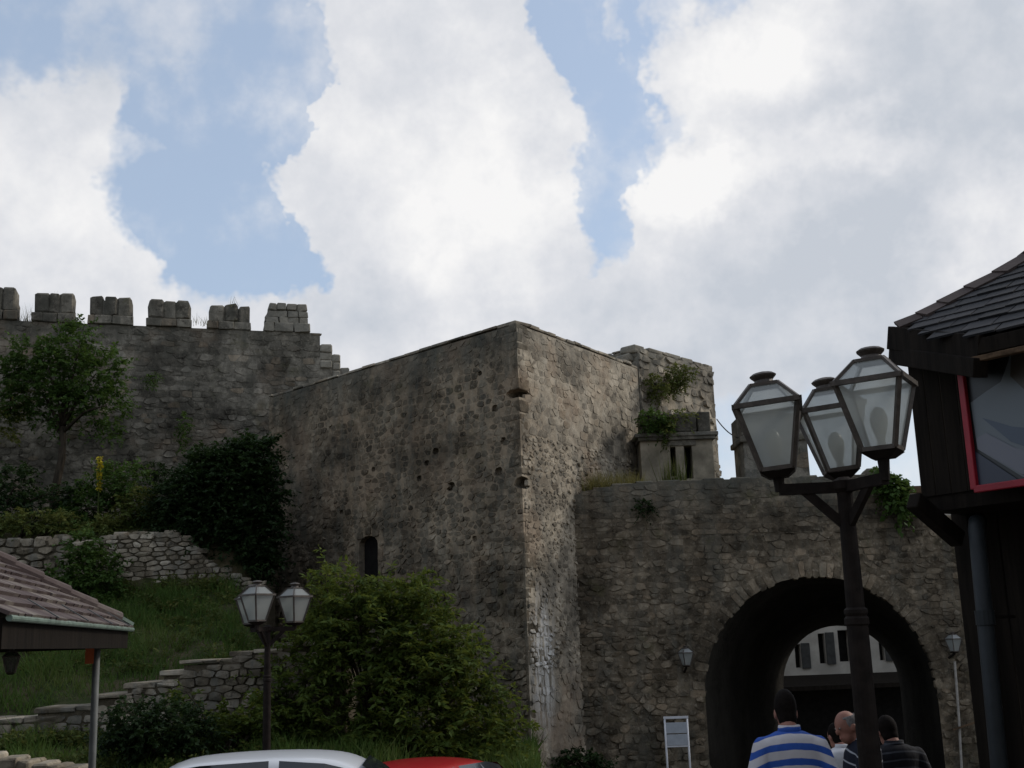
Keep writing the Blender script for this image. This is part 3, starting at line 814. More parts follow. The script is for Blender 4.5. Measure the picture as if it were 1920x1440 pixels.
# ---------------------------------------------------------------- crenellated curtain wall
wR, wLp = np.array([-4.693, 28.0]), np.array([-11.665, 25.849]); WZ = 10.154
dW = (wLp - wR) / np.linalg.norm(wLp - wR); wEnd = wR + dW * 16.5
curt = tag(empty('curtain_wall', (wR[0], wR[1], 5.4)), 'long grey rubble curtain wall with a row of battlements on the hill', 'castle wall')
FW, LW = frame_of(wR, wEnd, 4.3, True)
back = -FW[3] * 1.3
def wall_block(u0, u1, z0, z1, o=0.0):
    a, b = FW[0] + FW[1] * u0 + FW[3] * o, FW[0] + FW[1] * u1 + FW[3] * o
    return prism([b[:2], a[:2], (a + back)[:2], (b + back)[:2]], z0, z1)
steps = [(0, WZ), (-.30, WZ - .28), (-.5, WZ - .52), (-.72, WZ - .85), (-2.4, WZ - 1.02)]
mb = MB().add(*wall_block(0, LW, 4.3, WZ))
for i in range(1, len(steps)): mb.add(*wall_block(steps[i][0], steps[i - 1][0] - .001, 4.3, steps[i][1] - .02))
mb.build('wall_core', MS['curtain'], curt)
rg = random.Random(5)
hv = WZ - 4.3
sA = rubble_wall(FW, rubble(-.72, 10.6, 3.9, hv, .30, .13, rg, .24, inside=lambda u, v: u > -.05 or v < hv - 1.1), rg, .004, .009, .8, .1, .92, .05, .6)
sB = rubble_wall(FW, rubble(-.72, 10.6, .3, 3.9, .21, .105, rg, .34), rg, .004, .013, .9, .1, .9, .05, .8)
lay(sA + sB, curt, MS['curtain'], 'stone', 300, 'small_stones')
for i in range(1, len(steps)):                       # ragged stepped end
    u1, z1 = steps[i][0], steps[i][1]; u0 = steps[i - 1][0]
    zz = z1
    for r in range(3 if i < 4 else 1):
        l = abs(u1 - u0) if i < 4 else 1.6
        c = FW[0] + FW[1] * ((u0 + u1) / 2 if i < 4 else -1.6) + FW[3] * (-.28 + rg.uniform(-.02, .03)); c[2] = zz - .1
        V, F = boulder(c, (l * rg.uniform(.98, 1.1), .62, .2), rg, math.atan2(FW[1][1], FW[1][0]), .16, .06)
        MB().add(V, F, (min(1, rg.random() * .6 + .4), .2, .3)).build('end_stone', MS['turret'], curt); zz -= .205
for i, (xa, xb, yt, yb) in enumerate([(-48, 28, 538, 601), (62, 138, 551, 603), (168, 247, 557, 606), (277, 357, 565, 610), (392, 468, 572, 615), (500, 578, 572, 618)]):
    pa = atplane(xa, yb, FW[0], FW[3]); pb = atplane(xb, yb, FW[0], FW[3]); ptop = atplane((xa + xb) / 2, yt, FW[0], FW[3])
    ua, ub = (pb - FW[0]) @ FW[1], (pa - FW[0]) @ FW[1]; H = ptop[2] - WZ + .02; um = (ua + ub) / 2; wd = ub - ua
    mer = MB().add(*wall_block(ua + .05, ub - .05, WZ - .02, WZ + H * .86, -.05)).build('merlon', MM['curtain'], curt)
    ang = math.atan2(FW[1][1], FW[1][0])
    # projecting lower course
    z = WZ; h1 = H * .30; u = ua - .04
    while u < ub + .03:
        l = min(rg.uniform(.28, .5), ub + .05 - u)
        if l < .07: break
        c = FW[0] + FW[1] * (u + l / 2) + FW[3] * (-.30 + .03 + rg.uniform(-.015, .02)); c[2] = z + h1 / 2
        V, F = boulder(c, (l - .004, .68, h1 * rg.uniform(.92, 1.05)), rg, ang + rg.uniform(-.03, .03), .10, .06); MB().add(V, F, rcol(rg)).build('stone', MS['merlon'] if i < 5 else MS['turret'], mer); u += l
    # upper courses: three upright stones or small coursed ones on the last merlon
    rows = [(h1, H * .70)] if i < 5 else [(h1, H * .24), (h1 + H * .24, H * .22), (h1 + H * .46, H * .26)]
    for r, (zo, hh) in enumerate(rows):
        n = 3 if (i < 5) else 4
        ws = [rg.uniform(.8, 1.2) for _ in range(n)]; tot = sum(ws); u = ua + (.02 if r else 0); wdr = wd - .04 * r
        for w_ in ws:
            l = w_ / tot * wdr
            c = FW[0] + FW[1] * (u + l / 2) + FW[3] * (-.30 + rg.uniform(-.02, .02)); c[2] = WZ + zo + hh / 2 + (rg.uniform(-.03, .02) if r == len(rows) - 1 else 0)
            V, F = boulder(c, (l - .008, .60, hh * 1.02), rg, ang + rg.uniform(-.08, .08), .15 if r == len(rows) - 1 else .10, .09)
            MB().add(V, F, rcol(rg)).build('stone', MS['merlon'] if i < 5 else MS['turret'], mer); u += l

# ---------------------------------------------------------------- gate wall with the vaulted passage
GY_, GXL = 21.464, 1.0
gate = tag(empty('gate_wall', (5.27, GY_, 0)), 'rubble gate wall with a wide round-arched passage, right of the tower', 'gatehouse')
prof = [(1.0, 5.02)] + [(p[0], p[2]) for p in (at(x, y, GY_) for x, y in [(1078, 932), (1092, 922), (1130, 914), (1200, 905), (1350, 899), (1500, 895), (1640, 890), (1672, 915), (1695, 935), (1750, 958), (1790, 985), (1830, 1010), (2100, 1030)])]
aX, aR, aS = 5.27, 2.05, 1.49
NB = 24
fa = [(aX - aR * math.cos(math.pi * i / NB), aS + aR * math.sin(math.pi * i / NB)) for i in range(NB + 1)]
bX, bR, bS = 7.36, 1.34, 1.30
ba = [(bX - bR * math.cos(math.pi * i / NB), bS + bR * math.sin(math.pi * i / NB) * 1.02) for i in range(NB + 1)]
xE = prof[-1][0]
def gpoly(arch, y, shift):
    pts = [(GXL, -2.5), (arch[0][0], -2.5)] + arch + [(arch[-1][0], -2.5), (xE, -2.5)] + prof[::-1]
    return [(px, y, pz) for px, pz in pts]
A_, B_ = gpoly(fa, GY_, 0), gpoly(ba, 28.0, 0); n = len(A_)
mb = MB().add(A_ + B_, [tuple(range(n)), tuple(range(2 * n - 1, n - 1, -1))] + [(i, i + n, (i + 1) % n + n, (i + 1) % n) for i in range(n)])
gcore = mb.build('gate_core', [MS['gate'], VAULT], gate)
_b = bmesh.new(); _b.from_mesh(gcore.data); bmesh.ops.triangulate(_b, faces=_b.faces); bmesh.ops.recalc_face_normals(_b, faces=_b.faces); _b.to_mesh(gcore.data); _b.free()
for f_ in gcore.data.polygons:                      # passage faces take the vault stone with shade in its colour
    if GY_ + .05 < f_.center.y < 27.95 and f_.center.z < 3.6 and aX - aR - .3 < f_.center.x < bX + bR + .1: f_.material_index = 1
FG = (np.array([0, GY_, 0.]), np.array([1., 0, 0]), UP, np.array([0, -1., 0]))
rg = random.Random(33)
RV = aR + .28
def ztop(u): return float(np.interp(u, [p[0] for p in prof], [p[1] for p in prof]))
def g_in(u, v):
    if v > ztop(u) - .02: return False
    if v < aS: return abs(u - aX) > aR + .03
    return math.hypot(u - aX, v - aS) > RV + .02
def g_pl(u, v):
    zt = ztop(u); pl = [(0, 1, zt)]
    if v < aS: sgn = 1 if u > aX else -1; pl.append((-sgn, 0, -sgn * aX - aR + rg.uniform(-.02, .05)))
    else:
        d = math.hypot(u - aX, v - aS); nx_, nz_ = (u - aX) / d, (v - aS) / d
        pl.append((-nx_, -nz_, -(nx_ * aX + nz_ * aS) - RV))
    return pl
sg = rubble_wall(FG, rubble(1.02, 9.3, 4.35, 5.4, .25, .10, rg, .25, inside=g_in, planes=g_pl), rg, .003, .009, .8, .08, .92, .05, .6)
sg += rubble_wall(FG, rubble(1.02, 9.3, 2.6, 4.35, .19, .095, rg, .32, inside=g_in, planes=g_pl), rg, .003, .012, .9, .08, .9, .05, .7)
sg += rubble_wall(FG, rubble(1.02, 9.3, -.2, 2.6, .17, .10, rg, .36, inside=g_in, planes=g_pl), rg, .005, .02, .95, .12, .88, .05, .9)
lay(sg, gate, MS['gate'], 'stone', 300, 'small_stones')
a0 = 0.0
while a0 < math.pi:                                  # arch stones
    da = rg.uniform(.05, .085); a1 = min(math.pi, a0 + da)
    if math.pi - a1 < .03: a1 = math.pi
    r0, r1 = aR - rg.uniform(-.01, .045), RV + rg.uniform(-.06, .03)
    P4 = [(aX - r * math.cos(a), aS + r * math.sin(a)) for r, a in ((r0, a0), (r1, a0), (r1, a1), (r0, a1))]
    cen = (sum(p[0] for p in P4) / 4, sum(p[1] for p in P4) / 4)
    V, F = stone_geo(P4, cen, FG, .003, .011 * rg.uniform(.5, 1.5), rg, .06, .92, .5)
    MB().add(V, F, rcol(rg)).build('arch_stone', MS['gate'], gate); a0 = a1
for u_ in np.arange(1.15, 7.2, .42):                   # flat head stones on the wall top
    u2 = u_ + rg.uniform(-.05, .05); zt = ztop(u2)
    V, F = boulder((u2, GY_ + .24, zt - .01), (.40 * rg.uniform(.8, 1.1), .42, .06 * rg.uniform(.6, 1.6)), rg, rg.uniform(-.05, .05), .2, .06)
    MB().add(V, F, rcol(rg)).build('coping_stone', MS['gate'], gate)
for u_, zt in ((6.62, 5.36), (6.95, 5.12), (7.2, 4.95), (7.55, 4.82), (7.9, 4.62)):
    V, F = boulder((u_, GY_ + .2, min(zt, ztop(u_)) + .04), (.34, .5, .2), rg, rg.uniform(-.2, .2), .22, .1)
    MB().add(V, F, rcol(rg)).build('coping_stone', MS['gate'], gate)

# ---------------------------------------------------------------- turret and guardhouse on the gate
t1, t2 = np.array([2.667, 24.0]), np.array([4.595, 26.22]); tb = np.array([-.69, .73]) * 2.6
turret = tag(empty('ruined_turret', (t1[0], t1[1], 5.3)), 'small ruined turret with plants in its wall, behind the right side of the tower', 'turret')
TT = 8.566
MB().add(*prism([t1, t2, t2 + tb, t1 + tb], 4.6, TT - .06)).build('turret_core', MS['turret'], turret)
FT, LT = frame_of(t1, t2, 5.2)
rg = random.Random(8)
ht = TT - 5.2
sT = rubble_wall(FT, rubble(.0, LT, 0.0, ht, .30, .15, rg, .25), rg, .007, .022, .9, lambda c: .12 if c[1] < 2.6 else .05, .86, .05, .9)
FT2, LT2 = frame_of(t1, t1 + tb * .5, 5.2, True)
sT += rubble_wall(FT2, rubble(.0, LT2, 2.2, ht, .3, .16, rg, .25), rg, .007, .02, .8, .05, .86, .05, .8)
lay(sT, turret, MS['turret'], 'stone', 300, 'small_stones')
coping(t1, t2, TT - .07, turret, MS['turret'], rg, .5, .08, .03)
for dx, dz, s_ in ((-.10, -.16, .34), (-.22, -.34, .34), (-.30, -.46, .3)):
    V, F = boulder((t1[0] + dx, t1[1] + .12 - dx * .5, TT + dz + .1), (s_, .4, .17), rg, .8, .2, .08); MB().add(V, F, rcol(rg)).build('loose_stone', MS['turret'], turret)
V, F = boulder(tuple(FT[0] + FT[1] * .62 + FT[3] * .06 + UP * (7.78 - 5.2)), (.42, .2, .07), rg, math.atan2(FT[1][1], FT[1][0])); MB().add(V, F, (.1, .1, .1)).build('slate_ledge', MS['merlon'], turret)

guard = tag(empty('guardhouse', (3.2, 23.2, 5.3)), 'low flat-roofed plastered guardhouse with dark window slots below the turret', 'guardhouse')
gx0, gx1, gy0 = 2.5, 3.93, 23.0
gw = MB().add(*prism([(gx0, gy0), (gx1, gy0), (gx1 + .1, gy0 + 1.9), (gx0, gy0 + 1.0)], 5.0, 6.43)).build('wall', PLAST, guard)
def box_cut(x0, x1, y0, y1, z0, z1): return MB().box(((x0 + x1) / 2, (y0 + y1) / 2, (z0 + z1) / 2), (x1 - x0, y1 - y0, z1 - z0)).build('cutter', DARKIN)
wins = []
for xa, xb, yt, yb in ((1256, 1270, 838, 893), (1282, 1301, 836, 897)):
    p, q = at(xa, yt, gy0), at(xb, yb, gy0); wins.append((p[0], q[0], max(q[2], 5.2), p[2]))
cut(gw, [box_cut(a, b, gy0 - .1, gy0 + .45, c, d) for a, b, c, d in wins])
for a, b, c, d in wins:
    wf = MB(); wf.box(((a + b) / 2, gy0 + .30, (c + d) / 2), (b - a, .03, d - c)).build('window_shade_panel', DARKIN, guard)  # near-black panel standing for the shade in the slot
p, q = wins[0], wins[1]
MB().box(((p[0] + q[1]) / 2, gy0 - .012, p[3] + .07), (q[1] - p[0] + .16, .05, .10)).build('lintel', MS['pillar'], guard)
bevel(MB().box(((gx0 + gx1) / 2 + .0, gy0 + .48, 6.46), (gx1 - gx0 + .22, 1.2, .075)).build('roof_slab', MS['pillar'], guard), .012)
bevel(MB().box(((gx0 + gx1) / 2, gy0 + .44, 6.39 - .0), (gx1 - gx0 + .10, 1.06, .07)).build('cornice', MS['merlon'], guard), .01)
u = gx0
while u < gx1 - .05:                                      # rough blocks laid on the roof edge
    l = min(rg.uniform(.3, .5), gx1 - u)
    V, F = boulder((u + l / 2, gy0 + .25, 6.72), (l - .01, .42, .42 * rg.uniform(.92, 1.05)), rg, rg.uniform(-.03, .03), .08, .03); MB().add(V, F, rcol(rg)).build('parapet_block', MS['merlon'], guard); u += l

pil = tag(empty('stone_pillar', (5.1, 22.8, 5.3)), 'square stone pillar with a projecting ledge standing on the gate wall', 'pillar')
pa, pb_ = at(1386, 776, 22.6), at(1512, 776, 22.6)
bevel(MB().box(((pa[0] + pb_[0]) / 2, 23.1, 5.75), (pb_[0] - pa[0] - .06, 1.0, 1.15)).build('shaft', MS['pillar'], pil), .02)
bevel(MB().box(((pa[0] + pb_[0]) / 2, 23.1, 6.26), (pb_[0] - pa[0] + .06, 1.1, .11)).build('ledge', MS['merlon'], pil), .02)
bevel(MB().box(((pa[0] + pb_[0]) / 2, 23.1, 6.53), (pb_[0] - pa[0] - .02, 1.0, .46)).build('head', MS['pillar'], pil), .02)
FP = (np.array([0, 22.6, 0.]), np.array([1., 0, 0]), UP, np.array([0, -1., 0]))
sp_ = rubble_wall(FP, rubble(pa[0] + .02, pb_[0] - .04, 5.2, 6.2, .42, .24, rg, .12), rg, .006, .008, .5, 0, .93, .04, .2)
sp_ += rubble_wall(FP, rubble(pa[0] + .0, pb_[0] - .02, 6.32, 6.75, .5, .22, rg, .1), rg, .006, .008, .5, 0, .93, .04, .2)
lay(sp_, pil, MS['pillar'], 'stone', 300)
w0, w1 = at(1344, 786, 25.6), at(1388, 822, 22.7)
tag(MB().tube([w0 + (w1 - w0) * t - UP * .08 * 4 * t * (1 - t) for t in np.linspace(0, 1, 9)], [.012] * 9, 6).build('wire', IRON), 'thin wire strung from the turret to the stone pillar', 'wire')

# ---------------------------------------------------------------- house behind the gate
house = tag(empty('courtyard_house', (10.4, 36, -1.8)), 'pale plastered house with dark shuttered windows seen through the gate arch', 'house')
hy = 36.0
hw = MB().add(*prism([(5.5, hy), (16, hy - .6), (16, hy + 6), (5.5, hy + 6)], -1.8, 6.5)).build('wall', CREAM, house)
hwins = []
for xa, xb, yt, yb in ((1487, 1504, 1208, 1252), (1530, 1550, 1188, 1244), (1566, 1594, 1182, 1240), (1640, 1658, 1186, 1238)):
    p, q = at(xa, yt, hy), at(xb, yb, hy - .2); hwins.append((p[0], q[0], q[2], p[2]))
cut(hw, [box_cut(a, b, hy - .9, hy + .3, c, d) for a, b, c, d in hwins])
for a, b, c, d in hwins:
    yf = hy - .6 * (a - 5.5) / 10.5
    wn = MB().box(((a + b) / 2, yf + .25, (c + d) / 2), (b - a, .04, d - c)).build('window', DARKIN, house)
    bevel(MB().box((b + .14, yf - .06, (c + d) / 2), (.26, .05, d - c + .05)).build('shutter', SHUT, wn), .008)
MB().box(((5.5 + 16) / 2, hy - .38, 5.9 + .7), (11.2, 1.0, .2)).build('eave', WOOD_BROWN, house)
awn = MB(); ea = at(1475, 1290, 34.5); eb = at(1684, 1278, 34.3)
awn.add([(ea[0] - 3, 34.5, ea[2] - .12), (eb[0] + 3, 34.3, eb[2] - .12), (eb[0] + 3, hy - .3, eb[2] + .12), (ea[0] - 3, hy, ea[2] + .12), (ea[0] - 3, 34.5, ea[2] + .0), (eb[0] + 3, 34.3, eb[2] + .0), (eb[0] + 3, hy - .3, eb[2] + .26), (ea[0] - 3, hy, ea[2] + .26)],
        [(3, 2, 1, 0), (4, 5, 6, 7), (0, 1, 5, 4), (1, 2, 6, 5), (2, 3, 7, 6), (3, 0, 4, 7)]).build('porch_roof', WOOD_DARK, house)
MB().box((10.5, hy - .62, -.35), (12, .2, 2.9)).build('porch_shade_panel', DARKIN, house)  # near-black panel painted as the shade under the porch roof

# ---------------------------------------------------------------- dry-stone retaining wall on the slope
rw = tag(empty('retaining_wall', (-7.3, 22.3, 3.7)), 'pale dry-stone retaining wall across the grassy slope under the trees', 'stone wall')
RY = 22.3
rprof = [(p[0], p[2]) for p in (at(x, y, RY) for x, y in [(-120, 1012), (40, 1014), (110, 1006), (170, 1016), (225, 1000), (330, 1000), (362, 1014), (375, 1030), (398, 1052), (440, 1080), (500, 1092)])]
def rtop(u): return float(np.interp(u, [p[0] for p in rprof], [p[1] for p in rprof]))
pts = [(rprof[0][0], 3.0), (rprof[-1][0], 3.0)] + rprof[::-1]; n = len(pts)
Vr = [(x, RY, z_ - (.05 if i > 1 else 0)) for i, (x, z_) in enumerate(pts)] + [(x, RY + .8, z_ - (.05 if i > 1 else 0)) for i, (x, z_) in enumerate(pts)]
MB().add(Vr, [tuple(range(n)), tuple(range(2 * n - 1, n - 1, -1))] + [(i, i + n, (i + 1) % n + n, (i + 1) % n) for i in range(n)]).build('earth_core', MM['dry'], rw)
FRW = (np.array([0, RY, 0.]), np.array([1., 0, 0]), UP, np.array([0, -1., 0]))
rg = random.Random(17)
sr = rubble_wall(FRW, rubble(rprof[0][0], -8.45, 3.3, 5.0, .30, .13, rg, .16, inside=lambda u, v: v < rtop(u)), rg, .005, .035, .6, .0, .86, .06, .5, colshift=lambda c: -.3)
sr += rubble_wall(FRW, rubble(-8.45, rprof[-1][0], 3.3, 5.0, .21, .09, rg, .16, inside=lambda u, v: v < rtop(u)), rg, .004, .03, .7, .0, .88, .06, .6)
lay(sr, rw, MS['dry'], 'stone', 300, 'small_stones')
for u_ in np.arange(-9.9, -6.0, .3):
    V, F = boulder((u_ + rg.uniform(-.06, .06), RY + .16, rtop(u_) - .02), (.29, .34, .13 * rg.uniform(.7, 1.3)), rg, rg.uniform(-.3, .3), .26, .1); MB().add(V, F, rcol(rg)).build('cap_stone', MS['dry'], rw)

# ---------------------------------------------------------------- stone stair along the slope
SY = 17.0
stair = tag(empty('stone_stair', (-5.3, SY, 1.5)), 'rising flight of rough stone steps on a pale rubble base', 'stair')
trd = []
for x0_, x1_, y_ in [(-130, -40, 1366), (-45, 108, 1345), (72, 182, 1323), (178, 268, 1300), (240, 330, 1277), (308, 395, 1257), (345, 452, 1236), (440, 545, 1217), (520, 640, 1203)]:
    p, q = at(x0_, y_, SY), at(x1_, y_, SY); trd.append((p[0], q[0], (p[2] + q[2]) / 2))
def stop_(u):
    best = None
    for i, (a, b, z_) in enumerate(trd):
        nb_ = trd[i + 1][0] if i + 1 < len(trd) else 9
        if a <= u < nb_: best = z_
    return best if best is not None else trd[0][2]
rg = random.Random(3)
mb = MB()
for i, (a, b, z_) in enumerate(trd):
    nb_ = trd[i + 1][0] - .001 if i + 1 < len(trd) else b
    mb.add(*prism([(a, SY), (nb_, SY), (nb_, SY + 1.5), (a, SY + 1.5)], .9, z_ - .07))
mb.build('stair_core', MM['dry'], stair)
for i, (a, b, z_) in enumerate(trd):
    u = a - .06
    while u < b - .05:
        l = min(rg.uniform(.25, .6), b - u)
        if l < .12: break
        V, F = boulder((u + l / 2, SY + .66 + rg.uniform(-.03, .04), z_ - .04 + rg.uniform(-.02, .012)), (l - .012, 1.40 + rg.uniform(-.05, .03), .07 * rg.uniform(.7, 1.3)), rg, rg.uniform(-.04, .04), .2, .035); MB().add(V, F, (.15 + rg.random() * .65, .3, .5)).build('tread', MS['dry'], stair); u += l
FS = (np.array([0, SY, 0.]), np.array([1., 0, 0]), UP, np.array([0, -1., 0]))
def s_low(u): return float(np.interp(u, [-8.3, -5.3, -3.2], [1.25, 1.45, 1.85]))
ss = rubble_wall(FS, rubble(trd[0][0], trd[-1][1], 1.2, 2.7, .2, .095, rg, .18, inside=lambda u, v: s_low(u) < v < stop_(u) - .09, planes=lambda u, v: [(0, 1, stop_(u) - .075)]), rg, .004, .026, .7, .0, .9, .06, .6)
lay(ss, stair, MS['dry'], 'stone', 300, 'small_stones')

# ---------------------------------------------------------------- unseen houses added behind the viewer to block low sky
def sky_block_house(label, x0, x1, y0, depth, zw, zr, wallm, seed):
    r_ = tag(empty('sky_block_house', ((x0 + x1) / 2, y0 - depth / 2, 1.0)), label, 'house', 'houses added out of view to block low sky'); g_ = random.Random(seed)
    MB().add(*prism([(x0, y0 - depth), (x1, y0 - depth), (x1, y0), (x0, y0)], .6, zw)).build('wall', wallm, r_)
    xm, o_ = (x0 + x1) / 2, .5
    MB().add([(x0 - o_, y0 - depth - o_, zw - .1), (x1 + o_, y0 - depth - o_, zw - .1), (x1 + o_, y0 + o_, zw - .1), (x0 - o_, y0 + o_, zw - .1), (x0 + 2, y0 - depth / 2, zr), (x1 - 2, y0 - depth / 2, zr)], [(0, 1, 5, 4), (1, 2, 5), (2, 3, 4, 5), (3, 0, 4), (3, 2, 1, 0)]).build('roof', TILE_RED, r_)
    n_ = max(2, int((x1 - x0) / 2.4))
    for fl in range(2):
        for i in range(n_):
            xc = x0 + (i + .5) * (x1 - x0) / n_; zc = 2.6 + fl * 3.0
            w_ = MB().box((xc, y0 + .03, zc), (1.0, .06, 1.5)).build('window', CARGLASS, r_)
            for sx in (-1, 1): MB().box((xc + sx * .55, y0 + .05, zc), (.1, .1, 1.7)).build('frame', WOOD_BROWN, w_)
            MB().box((xc, y0 + .1, zc - .82), (1.3, .2, .08)).build('sill', MS['pillar'], w_)
    return r_
sky_block_house('added tall plastered house with tiled hip roof, behind the viewer to the left, blocking low sky', -19, -6.5, -7, 9, 8.6, 12.0, PLAST, 1)
sky_block_house('added wide grey-brown house straight behind the viewer, blocking low sky', -5.5, 7, -9, 9, 9.2, 12.8, PLAST, 2)
sky_block_house('added pale house behind the viewer to the right, blocking low sky', 8, 20, -6, 9, 8.8, 12.2, CREAM, 3)

# ================================================================== VEGETATION
def px_clumps(lst, Y, depth=.8):
    """[(px, py, radius px, radius py, count[, dY])] -> clumps in metres at distance Y"""
    out = []
    for c in lst:
        y_ = Y + (c[5] if len(c) > 5 else 0); k = y_ / F_PX
        out.append((at(c[0], c[1], y_), (c[2] * k, max(c[2], c[3]) * k * depth, c[3] * k), c[4]))
    return out
rg = random.Random(44)
# young tree on the terrace
b0 = at(96, 960, 24.6); b0[2] = 5.1
tree = tag(empty('broadleaf_tree', b0), 'young broadleaf tree with a dark round crown against the battlement wall', 'tree')
mb = MB(); f0 = at(118, 800, 24.6)
mb.tube([b0 - UP * .2, at(106, 905, 24.6), at(116, 860, 24.6), f0], [.10, .085, .075, .07], 8)
for px_, py_ in ((60, 720), (120, 660), (180, 700), (90, 690), (200, 760), (40, 770), (150, 640)):
    e_ = at(px_, py_, 24.6 + rg.uniform(-.6, .6)); mb.tube([f0 - UP * rg.uniform(0, .25), (f0 + e_) / 2 + UP * .1, e_], [.05, .03, .01], 6)
mb.build('trunk', BARK, tree, smooth=True)
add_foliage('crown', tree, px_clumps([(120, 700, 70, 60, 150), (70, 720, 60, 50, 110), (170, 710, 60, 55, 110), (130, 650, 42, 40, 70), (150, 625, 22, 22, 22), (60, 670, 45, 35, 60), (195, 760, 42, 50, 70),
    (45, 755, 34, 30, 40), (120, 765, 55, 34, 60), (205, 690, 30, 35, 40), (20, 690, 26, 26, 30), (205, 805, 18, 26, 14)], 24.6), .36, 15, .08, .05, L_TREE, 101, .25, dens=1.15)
def shrub(name, label, cat, base, clumps, L, per, ll, lw, mat, seed, stems=5, **kw):
    root = tag(empty(name, base), label, cat); g_ = random.Random(seed); mb_ = MB()
    for i in range(stems):
        c, r, _ = clumps[g_.randrange(len(clumps))]
        e_ = np.array(c) + np.array([g_.uniform(-.5, .5) * r[0], g_.uniform(-.5, .5) * r[1], g_.uniform(0, .6) * r[2]]); s_ = np.array(base) + np.array([g_.uniform(-.15, .15), g_.uniform(-.1, .1), -.1])
        mb_.tube([s_, s_ * .5 + e_ * .5 + np.array([g_.uniform(-.1, .1), 0, .1]), e_], [.03, .02, .006], 6)
    mb_.build('stem', BARK, root, smooth=True)
    add_foliage('foliage', root, clumps, L, per, ll, lw, mat, seed, **kw); return root
# dark evergreen mass against the tower
b0 = at(440, 1085, 22.6); b0[2] = 3.9
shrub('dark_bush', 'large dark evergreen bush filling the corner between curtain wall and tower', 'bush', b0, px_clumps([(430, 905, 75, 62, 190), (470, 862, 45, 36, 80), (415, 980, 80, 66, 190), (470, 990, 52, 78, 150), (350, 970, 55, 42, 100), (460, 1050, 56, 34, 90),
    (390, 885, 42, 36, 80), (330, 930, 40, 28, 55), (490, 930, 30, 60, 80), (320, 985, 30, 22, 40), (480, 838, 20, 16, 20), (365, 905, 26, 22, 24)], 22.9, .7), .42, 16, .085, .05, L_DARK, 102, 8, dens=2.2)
# big light-green shrub in front of the tower
b0 = at(720, 1440, 17.2); b0[2] = .9
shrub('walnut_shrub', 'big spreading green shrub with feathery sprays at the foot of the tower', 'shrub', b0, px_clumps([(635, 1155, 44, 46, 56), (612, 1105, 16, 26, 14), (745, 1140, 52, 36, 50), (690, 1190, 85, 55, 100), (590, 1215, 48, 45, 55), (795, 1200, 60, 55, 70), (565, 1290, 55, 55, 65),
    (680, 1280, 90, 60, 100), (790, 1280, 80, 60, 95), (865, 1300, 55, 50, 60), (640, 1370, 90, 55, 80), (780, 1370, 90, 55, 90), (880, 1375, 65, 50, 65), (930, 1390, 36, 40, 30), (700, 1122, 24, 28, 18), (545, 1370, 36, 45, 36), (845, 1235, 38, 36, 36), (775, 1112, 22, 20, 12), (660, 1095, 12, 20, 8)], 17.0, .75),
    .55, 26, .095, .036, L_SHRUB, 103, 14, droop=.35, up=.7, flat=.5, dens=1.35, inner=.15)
shrub('dark_shrub', 'low dark rounded shrub under the stone steps', 'shrub', at(290, 1405, 15.8), px_clumps([(250, 1360, 55, 38, 85), (320, 1355, 60, 40, 90), (290, 1385, 80, 26, 80), (220, 1385, 35, 22, 35), (370, 1380, 35, 26, 40)], 15.8), .22, 12, .055, .04, L_DARK, 104)
shrub('leafy_shrub', 'leafy green shrub growing against the retaining wall beside the red tiled roof', 'shrub', at(150, 1130, 21.6), px_clumps([(165, 1070, 40, 45, 60), (140, 1110, 45, 35, 60), (190, 1100, 35, 40, 45), (155, 1020, 22, 28, 24), (205, 1060, 16, 24, 14), (110, 1090, 26, 26, 24), (190, 1140, 45, 22, 40)], 21.6), .3, 12, .085, .05, L_TREE, 105)
shrub('ivy_shrub', 'small green shrub at the foot of the gate wall beside the tower corner', 'shrub', at(1085, 1450, 20.6), px_clumps([(1085, 1432, 40, 22, 60), (1060, 1440, 26, 16, 30), (1120, 1440, 26, 14, 30)], 20.6), .2, 10, .06, .045, L_DARK, 106, 4)
shrub('climbing_shrub', 'leafy shrub at the foot of the stair wall by the lamp post', 'shrub', at(430, 1400, 16.2), px_clumps([(420, 1365, 40, 35, 50), (460, 1375, 30, 30, 35), (345, 1310, 16, 22, 14), (500, 1340, 26, 40, 36)], 16.4), .24, 12, .07, .045, L_SHRUB, 107)
for i, (lab, Y, cl, mat, sd) in enumerate([
    ('yellow-green bushy weeds on the terrace left of the dark bush', 23.2, [(260, 945, 42, 26, 70), (240, 975, 40, 20, 50), (285, 960, 24, 22, 30)], L_WEED, 110),
    ('dark undergrowth around the trunk of the young tree', 23.6, [(25, 905, 45, 36, 70), (80, 945, 50, 26, 70), (145, 935, 40, 26, 50), (20, 960, 45, 30, 60)], L_DARK, 111),
    ('green undergrowth between the young tree and the yellow flower spike', 23.4, [(200, 910, 45, 38, 80), (170, 950, 45, 32, 70), (240, 900, 40, 32, 60), (120, 970, 40, 20, 50)], L_TREE, 112),
    ('olive weeds along the top of the retaining wall above the red roof', 22.7, [(40, 985, 50, 18, 70), (110, 985, 40, 16, 50), (200, 990, 35, 12, 40), (170, 1000, 24, 14, 24)], L_WEED, 113),
    ('mustard-green sapling at the left edge of the picture below the battlements', 24.8, [(20, 745, 36, 26, 50), (5, 800, 30, 40, 40)], L_WEED, 114)]):
    cc = px_clumps(cl, Y); b_ = np.array(cc[0][0]); b_[2] = max(4.9, cc[0][0][2] - cc[0][1][2])
    shrub('undergrowth', lab, 'undergrowth', b_, cc, .26, 11, .075, .045, mat, sd, 4)
